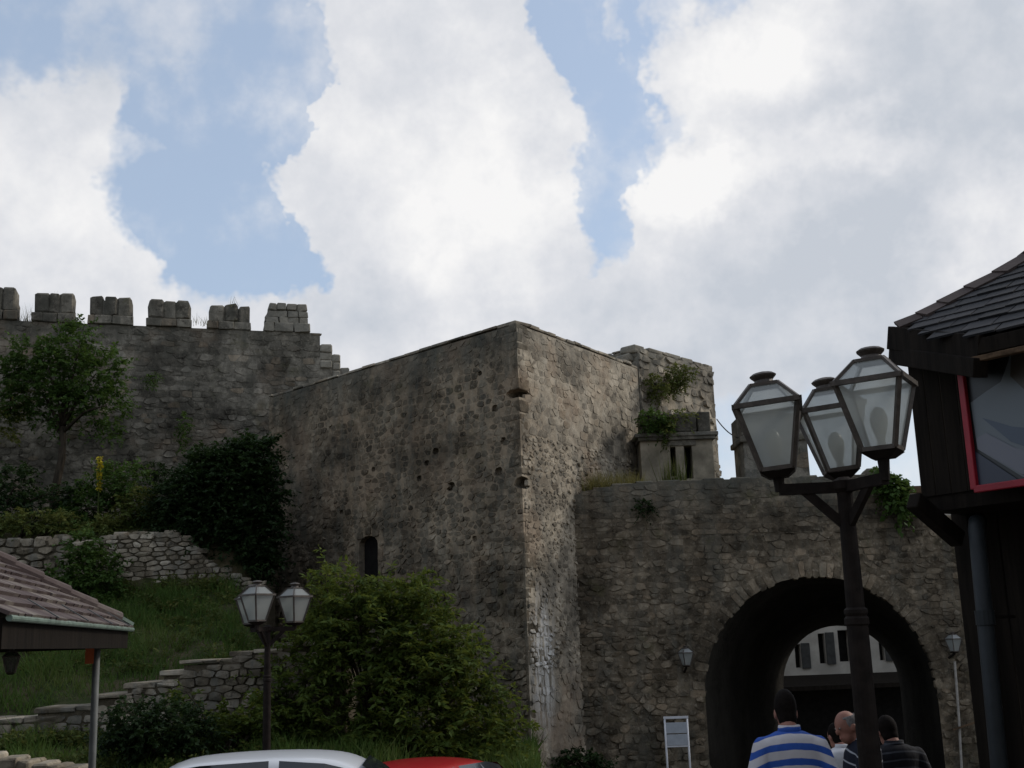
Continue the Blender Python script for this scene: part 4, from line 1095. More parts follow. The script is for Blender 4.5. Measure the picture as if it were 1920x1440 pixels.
# mullein flower spike
p = at(186, 920, 23.0); root = tag(empty('mullein_flower', (p[0], p[1], 5.0)), 'single yellow mullein flower spike standing in the undergrowth', 'flower')
top_ = at(187, 858, 23.0); MB().tube([(p[0], p[1], 5.0), tuple(top_)], [.018, .012], 6).build('stem', L_WEED, root)
g = np.random.default_rng(5); tt = g.random(170); P_ = p + (top_ - p) * tt[:, None]; a_ = g.uniform(0, 6.28, 170); D_ = np.stack([np.cos(a_), np.sin(a_), np.full(170, .3)], 1)
V, F, C = leaf_cloud(P_, D_ / np.linalg.norm(D_, axis=1, keepdims=True), .035, 2, .045, .04, 0, g); o = link(bpy.data.objects.new('blossom', np_mesh('blossom', V, F, L_YEL, C))); setparent(o, root)
# plants rooted in the walls
def wall_plant(name, lab, cat, cl, Y, mat, sd, L=.16, per=9, ll=.055, lw=.035, droop=.5, up=.3):
    cc = px_clumps(cl, Y); b_ = np.array(cc[0][0]); b_[2] -= cc[0][1][2] * .6
    r_ = tag(empty(name, b_), lab, cat); add_foliage('foliage', r_, cc, L, per, ll, lw, mat, sd, droop=droop, up=up)
    MB().tube([b_ + np.array([0, .25, 0]), b_, np.array(cc[0][0])], [.015, .012, .005], 5).build('stem', BARK, r_); return r_
wall_plant('caper_bush', 'bright green bush rooted high in the turret wall', 'bush', [(1268, 705, 22, 22, 60), (1255, 720, 24, 16, 40), (1290, 700, 14, 12, 20)], 24.55, L_WEED, 120)
wall_plant('wall_weed', 'dry olive weed hanging from the middle of the turret wall', 'weed', [(1225, 720, 18, 20, 36), (1238, 735, 12, 14, 18)], 24.1, L_WEED, 121)
wall_plant('roof_plant', 'leafy green plant growing on the guardhouse roof', 'plant', [(1222, 785, 26, 18, 56), (1245, 800, 20, 14, 34), (1212, 800, 14, 12, 16)], 22.9, L_TREE, 122)
wall_plant('roof_plant', 'wispy trailing plant hanging over the middle of the guardhouse roof edge', 'plant', [(1252, 808, 9, 22, 24), (1275, 780, 30, 8, 24)], 22.85, L_WEED, 123)
wall_plant('ivy', 'ivy with one bright leaf hanging on the gate wall behind the near lamp post', 'ivy', [(1672, 915, 22, 22, 46), (1690, 945, 16, 20, 30), (1655, 895, 12, 10, 14)], 21.25, L_TREE, 124, .22, 8, .1, .08)
wall_plant('wall_weed', 'small dark weed rooted near the top of the gate wall left of the arch', 'weed', [(1208, 950, 10, 14, 22)], 21.4, L_DARK, 125)
wall_plant('wall_weed', 'weed trailing down the curtain wall below the fourth battlement', 'weed', [(345, 795, 7, 26, 26), (345, 830, 6, 16, 14)], 26.7, L_TREE, 126)
wall_plant('wall_weed', 'weed tuft in the curtain wall to the right of the young tree crown', 'weed', [(286, 712, 12, 9, 18)], 26.4, L_TREE, 127)
wall_plant('creeper', 'green creeper climbing the curtain wall behind the dark bush', 'creeper', [(290, 880, 22, 16, 34), (310, 900, 26, 18, 36), (395, 850, 26, 14, 30)], 26.3, L_DARK, 128)
def tuft(lab, pxs, Y, h, mat, sd, n, zfix=None, name='grass_tuft', w=.008, lean=.3, cat='grass'):
    g_ = np.random.default_rng(sd); P0 = []
    for x0_, x1_, y_ in pxs:
        for _ in range(n):
            q = at(g_.uniform(x0_, x1_), y_, Y + g_.uniform(-.15, .25)); P0.append(q)
    P0 = np.array(P0)
    if zfix is not None: P0[:, 2] = zfix
    o_ = grass_mesh(name, P0 - P0.mean(0), h, w, mat, g_, lean); o_.location = tuple(P0.mean(0)); return tag(o_, lab, cat)
tuft('dry yellow grass growing along the top of the gate wall against the tower', [(1095, 1205, 912)], 21.75, .42, L_DRY, 130, 1100, 5.12)
tuft('tall thin green weeds in front of the guardhouse windows', [(1236, 1292, 905)], 22.3, .62, L_WEED, 131, 130, 5.24, 'weed', .012, .14, 'weed')
tuft('dry weeds between the first two battlements', [(30, 62, 604)], 26.2, .38, L_DRY, 132, 60, 10.12, 'dry_weed', .007, .3, 'weed')
for k_, (xa, xb, lab) in enumerate([(70, 130, 'thin dry grass on top of the second battlement from the left'), (140, 165, 'wisps of grass right of the second battlement'), (362, 390, 'wisps of grass between the fourth and fifth battlements'), (415, 460, 'single weed on top of the fifth battlement')]):
    zt_ = WZ + (.56 if k_ == 0 else .46 if k_ == 3 else 0); tuft(lab, [(xa, xb, 604)], 26.7, .2 if k_ else .26, L_DRY, 140 + k_, 26 if k_ != 3 else 8, zt_, 'dry_weed', .006)
# grass on the bank: nobody could count it
g = np.random.default_rng(77); n = 90000
X_ = g.uniform(-13, .6, n); Y_ = g.uniform(14.4, 24.8, n); keep = ~((Y_ > SY - .05) & (Y_ < SY + 1.55) & (X_ > trd[0][0]) & (X_ < trd[-1][1])) & ~((Y_ > RY - .1) & (Y_ < RY + .8))
_zs = np.array([stop_(x) for x in np.linspace(-14, 1, 400)]); keep |= (np.abs(Y_ - SY - .75) < .81) & (bank_h(X_, Y_) > np.interp(X_, np.linspace(-14, 1, 400), _zs) + .01)
X_, Y_ = X_[keep], Y_[keep]; tn = np.clip(.42 + .5 * np.sin(X_ * 1.7 + Y_ * .9) * np.sin(Y_ * 2.3) + g.normal(0, .2, len(X_)), 0, 1)
hgt_ = .10 + .16 * np.clip(np.sin(X_ * 2.9 + 1.3 * np.sin(Y_ * 2.1)) * np.sin(Y_ * 3.3 + X_) + .4 + g.normal(0, .25, len(X_)), 0, 1.6)
nw_ = 420; wx = g.uniform(-11, -2.6, nw_); wy = g.uniform(15.4, 22.2, nw_); ok_ = ~((np.abs(wy - SY - .75) < .85) & (wx > trd[0][0]) & (wx < trd[-1][1])); wx, wy = np.concatenate([wx[ok_], g.uniform(-8, -3, 70), g.uniform(-9.5, -5.5, 60)]), np.concatenate([wy[ok_], g.uniform(SY - .3, SY - .02, 70), g.uniform(RY - .35, RY - .05, 60)])
wP = np.repeat(np.stack([wx, wy, bank_h(wx, wy)], 1), 9, 0); wD = g.normal(0, .55, (len(wP), 3)) + np.array([0, 0, 1.0]); wD /= np.linalg.norm(wD, axis=1, keepdims=True)
V, F, C = leaf_cloud(wP + g.normal(0, .05, wP.shape) * np.array([1, 1, .1]), wD, np.repeat(g.uniform(.12, .4, len(wx)), 9), 7, .07, .032, .3, g, .4, np.repeat(g.random(len(wx)), 9))
tag(link(bpy.data.objects.new('bank_weeds', np_mesh('bank_weeds', V, F, L_WEED, C))), 'low broad-leaved weeds scattered over the grassy slope', 'weeds', kind='stuff')
tag(grass_mesh('grass', np.stack([X_, Y_, bank_h(X_, Y_)], 1), hgt_, .011, L_GRASS, g, .45, None, tn), 'rough green grass covering the slope', 'grass', kind='stuff')

# ================================================================== STREET LAMPS
def lantern(parent, loc, rz, tilt, scale=1.0, glass=LGLASS):
    """square tapered lantern: base, posts, panes, hipped glazed top, chimney cap"""
    R = Matrix.Translation(Vector(tuple(loc))) @ Matrix.Rotation(tilt, 4, 'Y') @ Matrix.Rotation(rz, 4, 'Z') @ Matrix.Scale(scale, 4)
    T = lambda q: tuple(R @ Vector(q))
    b, t, zt, rt, zr = .082, .162, .355, .074, .475
    head = MB(); c4 = [(-1, -1), (1, -1), (1, 1), (-1, 1)]
    def bar(a, c, w): head.bar(T(a), T(c), w * scale)
    for i in range(4):
        a, c = c4[i], c4[(i + 1) % 4]
        bar((a[0] * b, a[1] * b, .01), (a[0] * t, a[1] * t, zt), .022)
        bar((a[0] * t * 1.06, a[1] * t * 1.06, zt), (c[0] * t * 1.06, c[1] * t * 1.06, zt), .026)
        bar((a[0] * b, a[1] * b, .012), (c[0] * b, c[1] * b, .012), .022)
        bar((a[0] * t * 1.06, a[1] * t * 1.06, zt), (a[0] * rt, a[1] * rt, zr), .017)
        bar((a[0] * rt, a[1] * rt, zr), (c[0] * rt, c[1] * rt, zr), .017)
    lan = head.build('lantern', IRON_LT, parent)
    bb = MB(); bb.add([T((x * k, y * k, z_)) for z_, k in ((-.035, .05), (-.002, .092)) for x, y in c4], [(3, 2, 1, 0), (4, 5, 6, 7)] + [(i, (i + 1) % 4, 4 + (i + 1) % 4, 4 + i) for i in range(4)])
    bb.build('base_plate', IRON, lan)
    cap = MB(); prof_ = [(.058, zr), (.05, zr + .03), (.07, zr + .05), (.073, zr + .058), (.055, zr + .07), (.02, zr + .078)]
    Vc, Fc = [], []; n_ = 14
    for r_, z_ in prof_:
        for k in range(n_): Vc.append(T((r_ * math.cos(6.2832 * k / n_), r_ * math.sin(6.2832 * k / n_), z_)))
    for i in range(len(prof_) - 1):
        for k in range(n_): Fc.append((i * n_ + k, i * n_ + (k + 1) % n_, (i + 1) * n_ + (k + 1) % n_, (i + 1) * n_ + k))
    Fc.append(tuple(range((len(prof_) - 1) * n_, len(prof_) * n_))); cap.add(Vc, Fc).build('cap', IRON_LT, lan)
    MB().add([T((x * rt, y * rt, zr + .003)) for x, y in c4], [(0, 1, 2, 3)]).build('crown_plate', IRON_LT, lan)
    for i in range(4):
        a, c = c4[i], c4[(i + 1) % 4]; k = .97
        MB().add([T((a[0] * b * k, a[1] * b * k, .016)), T((c[0] * b * k, c[1] * b * k, .016)), T((c[0] * t * k, c[1] * t * k, zt - .006)), T((a[0] * t * k, a[1] * t * k, zt - .006))], [(0, 1, 2, 3)]).build('pane', glass, lan)
        MB().add([T((a[0] * t * k, a[1] * t * k, zt + .008)), T((c[0] * t * k, c[1] * t * k, zt + .008)), T((c[0] * rt * k, c[1] * rt * k, zr - .004)), T((a[0] * rt * k, a[1] * rt * k, zr - .004))], [(0, 1, 2, 3)]).build('roof_pane', glass, lan)
    bl = MB(); Vc, Fc = [], []
    pr = [(.022, .0), (.022, .05), (.018, .055), (.032, .10), (.043, .14), (.046, .17), (.036, .21), (.015, .232)]
    for r_, z_ in pr:
        for k in range(10): Vc.append(T((r_ * math.cos(.62832 * k), r_ * math.sin(.62832 * k), z_)))
    for i in range(len(pr) - 1):
        for k in range(10): Fc.append((i * 10 + k, i * 10 + (k + 1) % 10, (i + 1) * 10 + (k + 1) % 10, (i + 1) * 10 + k))
    bl.add(Vc, Fc).build('bulb', BULB, lan, smooth=True)
    return lan
def street_lamp(label, base, ztop, lans, rz, pole_r, glass):
    root = tag(empty('street_lamp', base), label, 'street lamp', 'triple-lantern street lamps')
    x, y, z0 = base; H = ztop - z0
    MB().lathe([(.16, 0), (.16, .10), (.12, .14), (.10, .5), (.115, .53), (.085, .58), (pole_r * 1.25, .7), (pole_r * 1.15, H * .735), (pole_r * 1.32, H * .738), (pole_r * 1.32, H * .748), (pole_r * 1.12, H * .752), (pole_r * 1.28, H * .757), (pole_r * 1.28, H * .763), (pole_r * 1.0, H * .767), (pole_r * .85, H - .08), (pole_r * 1.3, H - .06), (pole_r * 1.3, H - .02), (pole_r * .6, H)], (x, y, z0), 18).build('pole', IRON, root, smooth=False)
    for dx, dy, dz, tl, sc, *tw in lans:
        q = np.array([x + dx, y + dy, ztop + dz]); am = MB()
        a0_ = np.array([x, y, ztop - .05])
        am.bar(a0_, (q[0], q[1], ztop - .05), .045, .055); am.bar((x, y, ztop - .26), (x + dx * .62, y + dy * .62, ztop - .06), .03, .045)
        am.tube([(q[0], q[1], ztop - .06), (q[0], q[1], q[2] - .03)], [.022, .03], 8)
        am.build('arm', IRON, root)
        lantern(root, q, rz + (tw[0] if tw else 0), tl, sc, glass)
    return root
pR = at(1581, 895, 6.0)
street_lamp('tall triple-lantern street lamp close to the viewer beside the dark shop', (pR[0], pR[1], float(bank_h(pR[0] * 0 + 3, 6.0))), pR[2],
    [(-.325, .03, .045, -.075, .96), (.12, -.30, .08, -.02, .96, rad(-16)), (.09, .34, .07, -.10, .96, rad(6))], rad(-14), .046, LGLASS)
pL = at(502, 1172, 14.6)
street_lamp('far triple-lantern street lamp standing behind the white car', (pL[0], pL[1], float(bank_h(pL[0], 14.6))), pL[2],
    [(-.065, -.30, .04, 0, .88), (.31, .10, .02, 0, .88), (-.24, .22, .02, 0, .88)], rad(-38), .040, LGLASS2)
# wall lanterns on the gate
for lab, px_, py_ in (('wall lantern on the gate wall right of the arch', 1790, 1222), ('dim wall lantern on the gate wall left of the arch', 1287, 1248)):
    q = at(px_, py_, GY_ - .32); r_ = tag(empty('wall_lantern', q), lab, 'lantern', 'lanterns on the gate wall')
    lantern(r_, q, rad(20), 0, .62, LGLASS)
    MB().bar((q[0], q[1], q[2] - .03), (q[0], GY_ + .02, q[2] - .12), .03).build('bracket', IRON, r_)
p0_, p1_ = at(1790, 1240, GY_ - .08), at(1803, 1440, GY_ - .08)
cond = tag(empty('cable_conduit', (p1_[0], p1_[1], 0)), 'thin pale conduit running down the gate wall under the right lantern', 'conduit')
MB().tube([p0_, (p0_ + p1_) / 2 + np.array([.01, 0, 0]), p1_, (p1_[0] + .01, p1_[1], 0)], [.022] * 4, 8).build('pipe', plain('conduit_grey', (.30, .28, .25), .6), cond)
MB().bar(at(1787, 1368, GY_ - .12), at(1828, 1355, GY_ - .16), .03).build('cross_bar', WOOD_BROWN, cond)

# ================================================================== TIMBER SHOP ON THE RIGHT
shop = tag(empty('timber_shop', (3.6, 8.2, .4)), 'dark timber shop with a swept slate roof at the right edge', 'shop')
eB = at(1832, 630, 6.95); eC = atz(1920, 610, eB[2]); ev = (eC - eB) / np.linalg.norm(eC - eB)
sv = np.array([-ev[1], ev[0], 0.]); sv = sv if sv[1] > 0 else -sv
su = sv * math.cos(rad(33)) + UP * math.sin(rad(33)); rn = np.cross(ev, su); rn = rn if rn[2] > 0 else -rn
def on_roof(px_, py_): return atplane(px_, py_, eB, rn)
def uv_roof(p): d = np.array(p) - eB; return float(d @ ev), float(d @ su)
rA = on_roof(1668, 615)
sil = [on_roof(x, y) for x, y in ((1682, 612), (1722, 594), (1762, 572), (1813, 544), (1866, 516), (1922, 481), (1990, 430), (2080, 350))]
UMAX = 2.6
outline = [uv_roof(rA)] + [uv_roof(p) for p in sil]
topuv = outline[-1]
poly_uv = [(0, 0), (UMAX, 0), (UMAX, topuv[1])] + outline[::-1]
def roof_pt(u, v, n=0.): return eB + ev * u + su * v + rn * n
n = len(poly_uv); Vr = [roof_pt(u, v, -.02) for u, v in poly_uv] + [roof_pt(u, v, -.09) for u, v in poly_uv]
MB().add(Vr, [tuple(range(n)), tuple(range(2 * n - 1, n - 1, -1))] + [(i, i + n, (i + 1) % n + n, (i + 1) % n) for i in range(n)]).build('roof_deck', WOOD_DARK, shop)
def left_u(v):
    us = sorted((v_, u_) for u_, v_ in outline)
    return float(np.interp(v, [a for a, _ in us], [b for _, b in us]))
def edge_low(u):          # verge line between A and B limits the slates from below
    ua_, va_ = outline[0]
    return 0 if u >= 0 else va_ * u / ua_
rg = random.Random(91)
roofp = shop
v = -.02; row = 0
while v < topuv[1]:
    u = -1.6 + (.11 if row % 2 else 0)
    while u < UMAX - .1:
        w_ = rg.uniform(.19, .24); uc, vc = u + w_ / 2, v + .1
        inside = uc > left_u(max(vc, outline[0][1] * 0)) + .02 if vc > outline[0][1] else uc > (vc / outline[0][1]) * outline[0][0] + .04
        if inside and vc < topuv[1] and uc < 2.2:
            j = rg.uniform(-.012, .012); P4 = [(u + .004, v + j), (u + w_ - .004, v + j + rg.uniform(-.008, .008)), (u + w_ - .004, v + .2), (u + .004, v + .2)]
            kk = rg.uniform(.016, .026); Vs = [roof_pt(a, b, kk if i < 2 else .004) for i, (a, b) in enumerate(P4)] + [roof_pt(a, b, kk - .014 if i < 2 else -.012) for i, (a, b) in enumerate(P4)]
            MB().add(Vs, [(0, 1, 2, 3), (7, 6, 5, 4), (0, 4, 5, 1), (1, 5, 6, 2), (2, 6, 7, 3), (3, 7, 4, 0)], rcol(rg)).build('slate', SLATE, shop)
        u += w_
    v += .135; row += 1
for a, b in zip(sil[:-1], sil[1:]):                     # hip slates along the rising edge
    L_ = np.linalg.norm(b - a); m_ = max(1, int(L_ / .2)); dr = (b - a) / L_
    for i in range(m_):
        c = a + (b - a) * (i + .5) / m_ + rn * .028; sd_ = np.cross(rn, dr)
        sd_ = sd_ if sd_ @ ev > 0 else -sd_
        q = [c - dr * L_ / m_ * .56, c + dr * L_ / m_ * .52, c + dr * L_ / m_ * .52 + sd_ * .13, c - dr * L_ / m_ * .56 + sd_ * .15]
        off = [rn * .012, rn * .002, rn * -.008, rn * .004]
        Vs = [x + o2 for x, o2 in zip(q, off)] + [x + o2 - rn * .02 for x, o2 in zip(q, off)]
        MB().add(Vs, [(0, 1, 2, 3), (7, 6, 5, 4), (0, 4, 5, 1), (1, 5, 6, 2), (2, 6, 7, 3), (3, 7, 4, 0)], rcol(rg)).build('hip_slate', SLATE_R, shop)
dn = UP * -1
def board(a, b, h, t, name, mat, drop=0.):
    a, b = np.array(a) - UP * (h / 2 + drop), np.array(b) - UP * (h / 2 + drop); return bevel(MB().bar(a, b, t, h).build(name, mat, shop), .006)
board(rA + rn * .01, eB + ev * .02, .16, .05, 'verge_board', WOOD_DARK)
board(rA + rn * .01 + sv * .0 + np.array([.03, .03, 0]), eB, .12, .10, 'verge_beam', WOOD_DARK, .14)
board(eB, eB + ev * UMAX, .10, .04, 'fascia_board', WOOD_DARK, .02)
bb0 = at(1822, 676, 7.0); bb1 = atz(1922, 654, bb0[2])
bevel(MB().bar(bb0, bb0 + (bb1 - bb0) * 6, .05, .035).build('eave_beam', WOOD_BROWN, shop), .006)
# upper storey boards and the plane the poster hangs on
pB = at(1835, 920, 7.35); ew = np.array([.55, -.835, 0.]); ew /= np.linalg.norm(ew); nw = np.array([-.835, -.55, 0.])
wO = pB - nw * .10
def on_wall(px_, py_, off=0.): return atplane(px_, py_, wO - nw * off, nw)
uL = float((on_wall(1716, 800) - wO) @ ew); zb_, zt_ = float(on_wall(1720, 935)[2]), eB[2] + .02
u = uL
while u < 1.7:
    w_ = rg.uniform(.11, .16); c = wO + ew * (u + w_ / 2); c[2] = (zb_ + zt_) / 2
    R_ = Matrix((Vector(ew), Vector(nw), Vector((0, 0, 1)))).transposed()
    bevel(MB().box(c, (w_ - .006, .03 + rg.uniform(0, .008), zt_ - zb_), R_).build('wall_plank', WOOD_DARK, shop), .003, 1); u += w_
# side return of the upper storey and its floor beam
c0 = wO + ew * uL; c1_ = c0 - nw * 1.9
MB().add([(c0[0], c0[1], zb_), (c1_[0], c1_[1], zb_), (c1_[0], c1_[1], zt_), (c0[0], c0[1], zt_)], [(0, 1, 2, 3)]).build('side_wall', WOOD_DARK, shop)
fl = [c0, wO + ew * 1.7, wO + ew * 1.7 - nw * 1.9, c1_]
MB().add([(p[0], p[1], zb_ - .10) for p in fl] + [(p[0], p[1], zb_) for p in fl], [(3, 2, 1, 0), (4, 5, 6, 7)] + [(i, (i + 1) % 4, 4 + (i + 1) % 4, 4 + i) for i in range(4)]).build('floor_beam', WOOD_DARK, shop)
# ground floor: recessed boards
lO = np.array(at(1846, 1200, 8.1)); lO[2] = 0; u = 0.
zg = .3
while u < 2.2:
    w_ = rg.uniform(.16, .22); c = lO + ew * (u + w_ / 2); c[2] = (zg + zb_) / 2
    bevel(MB().box(c, (w_ - .008, .035 + rg.uniform(0, .01), zb_ - zg), R_).build('wall_plank', WOOD_DARK, shop), .003, 1); u += w_
c0 = lO.copy(); c1_ = c0 - nw * 2.0
MB().add([(c0[0], c0[1], zg), (c1_[0], c1_[1], zg), (c1_[0], c1_[1], zb_), (c0[0], c0[1], zb_)], [(0, 1, 2, 3)]).build('side_wall', WOOD_DARK, shop)
pst = lO + nw * .06; bevel(MB().box((pst[0], pst[1], (zg + zb_) / 2), (.13, .13, zb_ - zg), R_).build('corner_post', WOOD_DARK, shop), .01)
b0_, b1_ = at(1797, 1012, 7.85), at(1712, 938, 7.6); bevel(MB().bar(b0_, b1_, .09, .11).build('brace', WOOD_DARK, shop), .01)
dp0, dp1 = at(1831, 992, 7.55), at(1874, 1440, 7.55)
dp = tag(empty('drainpipe', (dp1[0], dp1[1], .45)), 'grey plastic drainpipe running down the dark shop front', 'drainpipe')
MB().tube([dp0 + np.array([.08, .15, .06]), dp0 + np.array([.03, .06, .05]), dp0, dp1, (dp1[0], dp1[1], .45)], [.052] * 5, 14).build('pipe', PIPE, dp, smooth=True)
j0 = at(1847, 1158, 7.55); MB().tube([j0 - UP * .045, j0 + UP * .045], [.06, .06], 14).build('joint_collar', PIPE, dp)
MB().bar(j0, j0 - nw * .3, .02).build('bracket', IRON, dp)
# framed poster
def on_post(px_, py_): return atplane(px_, py_, pB, nw)
q0 = on_post(1832, 918); q1 = on_post(1800, 628)
W_, H_ = .74, float(q1[2] - q0[2])
post = tag(empty('framed_poster', q0), 'red-framed poster of a pale blue garment on the dark shop wall', 'poster')
def pp(u, v, n_=0.): return q0 + ew * u + UP * v + nw * n_
for (a, b) in (((0, 0), (W_, 0)), ((W_, 0), (W_, H_)), ((W_, H_), (0, H_)), ((0, H_), (0, 0))):
    bevel(MB().bar(pp(*a, .02), pp(*b, .02), .045, .035, up=tuple(nw)).build('frame_bar', RED_F, post), .006)
pm = [simple('poster_black', (.012, .014, .015), .35), simple('poster_grey_blue', (.115, .135, .15), .35), simple('poster_blue', (.05, .07, .105), .35), simple('poster_navy', (.022, .028, .05), .35), simple('poster_taupe', (.055, .045, .036), .35), simple('poster_lilac', (.14, .145, .172), .35)]
pb2 = MB()
def flat(pts, mi, n_): pb2.add([pp(u * H_, v * H_, n_) for u, v in pts], [tuple(range(len(pts)))], mi=mi)
flat([(0, 0), (W_ / H_, 0), (W_ / H_, 1), (0, 1)], 0, .0)
flat([(.03, .55), (.15, .60), (.26, .64), (.33, .76), (.38, .90), (.46, .93), (.8, .9), (.8, .3), (.55, .16), (.42, .04), (.33, .035), (.04, .25)], 1, .003)
flat([(.33, .66), (.37, .88), (.45, .93), (.62, .95), (.62, .5), (.5, .46), (.42, .55)], 4, .006)
flat([(.10, .44), (.3, .35), (.5, .30), (.6, .14), (.42, .19), (.28, .26)], 2, .006)
flat([(.045, .32), (.045, .25), (.33, .05), (.42, .06), (.46, .16), (.3, .22), (.12, .34)], 5, .009)
flat([(.02, .02), (.30, .02), (.05, .22), (.02, .24)], 3, .009)
pb2.build('poster_print', pm, post)

# ================================================================== KIOSK WITH RED TILED ROOF ON THE LEFT
kK = at(236, 1182, 11.5); kd = np.array([.169, -.986, 0.]); kd /= np.linalg.norm(kd); km = np.array([kd[1], -kd[0], 0.])
KL, KW, KS = 4.7, 3.6, .60
kiosk = tag(empty('tiled_kiosk', (kK[0] + km[0] * 1.8 + kd[0] * 2.3, kK[1] + km[1] * 1.8 + kd[1] * 2.3, .2)), 'open kiosk with a hipped red-brown tiled roof at the left edge', 'kiosk')
zE = kK[2] + .035
c_ = [kK, kK + kd * KL, kK + kd * KL + km * KW, kK + km * KW]
ra, rb = kK + (kd + km) * KW / 2, kK + kd * KL + (-kd + km) * KW / 2
hz = zE + KS * KW / 2
Vk = [(p[0], p[1], zE) for p in c_] + [(ra[0], ra[1], hz), (rb[0], rb[1], hz)]
MB().add(Vk, [(0, 1, 5, 4), (1, 2, 5), (2, 3, 4, 5), (3, 0, 4), (3, 2, 1, 0)]).build('roof_deck', WOOD_DARK, kiosk)
ks = km + UP * KS; ks /= np.linalg.norm(ks); kn = np.cross(ks, kd); kn = kn if kn[2] > 0 else -kn
SLm = KW / 2 * math.sqrt(1 + KS * KS); rg = random.Random(12)
kE = np.array([kK[0], kK[1], zE])
row = 0; v = -.06
while v < SLm - .05:
    u = -.12 if row % 2 else 0.
    while u < KL:
        w_ = .175; uc = u + w_ / 2; lim = max(0, v) / SLm * KW / 2
        if lim - .03 < uc < KL - lim:
            P4 = [(max(u + .003, lim * .97), v + rg.uniform(-.008, .008)), (u + w_ - .003, v + rg.uniform(-.008, .008)), (u + w_ - .003, v + .215), (max(u + .003, lim * .97 + .09), v + .215)]
            Vs = [kE + kd * a + ks * b + kn * (.040 if i < 2 else .008) for i, (a, b) in enumerate(P4)] + [kE + kd * a + ks * b + kn * (.016 if i < 2 else -.012) for i, (a, b) in enumerate(P4)]
            MB().add(Vs, [(0, 1, 2, 3), (7, 6, 5, 4), (0, 4, 5, 1), (1, 5, 6, 2), (2, 6, 7, 3), (3, 7, 4, 0)], rcol(rg)).build('roof_tile', TILE_RED, kiosk)
        u += w_
    v += .165; row += 1
hd = (np.array([ra[0], ra[1], hz]) - kE); HLn = np.linalg.norm(hd); hd /= HLn
i = .12
while i < HLn - .1:                                     # hip cap tiles
    a, b = kE + hd * (i - .03) + UP * .045, kE + hd * (i + .34) + UP * .03
    MB().tube([a, b], [.062, .05], 10).build('hip_tile', TILE_RED, kiosk); i += .31
MB().bar(kE + hd * -.05 + UP * .04, kE + hd * .16 + UP * .05, .11, .03).build('hip_flashing', COPPER, kiosk)
# fascia boards and gutter
for a, b, nm in ((c_[0], c_[1], 'f'), (c_[0], c_[3], 'f'), (c_[1], c_[2], 'f'), (c_[3], c_[2], 'f')):
    MB().bar((a[0], a[1], zE - .115), (b[0], b[1], zE - .115), .04, .175).build('fascia_board', WOOD_DARK, kiosk)
go = -km * .055
MB().tube([np.array([kK[0], kK[1], zE - .028]) + go - kd * .05, np.array([c_[1][0], c_[1][1], zE - .028]) + go], [.02, .02], 10).build('gutter', COPPER, kiosk)
for s_ in (.35, 1.35, 2.4, 3.5):
    a = np.array([kK[0], kK[1], zE]) + kd * s_
    MB().bar(a + ks * .17 + kn * .05, a + go * 1.6 + UP * -.0, .02, .008).build('gutter_strap', STEEL, kiosk)
pk = at(178, 1300, 10.7)
for k_, (x_, y_) in enumerate([(pk[0], pk[1]), tuple((np.array([pk[0], pk[1], 0]) + kd * 3.6)[:2]), tuple((np.array([pk[0], pk[1], 0]) + km * 3.0)[:2]), tuple((np.array([pk[0], pk[1], 0]) + kd * 3.6 + km * 3.0)[:2])]):
    zg_ = float(bank_h(np.float64(x_), np.float64(y_)))
    MB().tube([(x_, y_, zg_), (x_, y_, zE - .02)], [.032, .032], 12).build('post', STEEL, kiosk, smooth=True)
bevel(MB().box((pk[0] - .05, pk[1], zE - .26), (.085, .06, .14)).build('post_bracket', RUST, kiosk), .006)
hp = at(20, 1262, 9.6); hl = tag(empty('hanging_lantern', hp), 'small black lantern hanging under the tiled kiosk roof', 'lantern')
lantern(hl, hp, .3, 0, .36, glass_mat('dusty_dark_glass', (.05, .05, .05), .3, .05))
MB().tube([(hp[0], hp[1], hp[2] + .22), (hp[0], hp[1], zE - .03)], [.006, .006], 6).build('chain', IRON, hl)

# low rubble wall at the bottom left
lw0, lw1 = at(-60, 1412, 11.9), at(118, 1440, 11.9)
lwall = tag(empty('low_wall', (lw0[0], lw0[1], .1)), 'low rough stone wall cut off by the bottom left corner', 'stone wall'); rg = random.Random(66)
MB().add(*prism([(lw0[0], 11.95), (lw1[0], 11.95), (lw1[0], 12.3), (lw0[0], 12.3)], 0, [lw0[2] - .08, lw1[2] - .08, lw1[2] - .08, lw0[2] - .08])).build('wall_core', MM['dry'], lwall)
FLW = (np.array([0, 11.95, 0.]), np.array([1., 0, 0]), UP, np.array([0, -1., 0]))
def lwt(u): return float(np.interp(u, [lw0[0], lw1[0]], [lw0[2], lw1[2]]))
lay(rubble_wall(FLW, rubble(lw0[0], lw1[0], .3, 1.75, .2, .13, rg, .3, inside=lambda u, v: v < lwt(u) - .1), rg, .012, .05, .4, 0, .78, .06, .4), lwall, MS['dry'], 'stone', 300, 'small_stones')
u = lw0[0]
while u < lw1[0]:
    l = rg.uniform(.12, .26); V, F = boulder((u + l / 2, 12.1, lwt(u + l / 2) - .05), (l - .01, .42, .11), rg, rg.uniform(-.1, .1), .2, .06); MB().add(V, F, rcol(rg)).build('cap_stone', MS['dry'], lwall); u += l

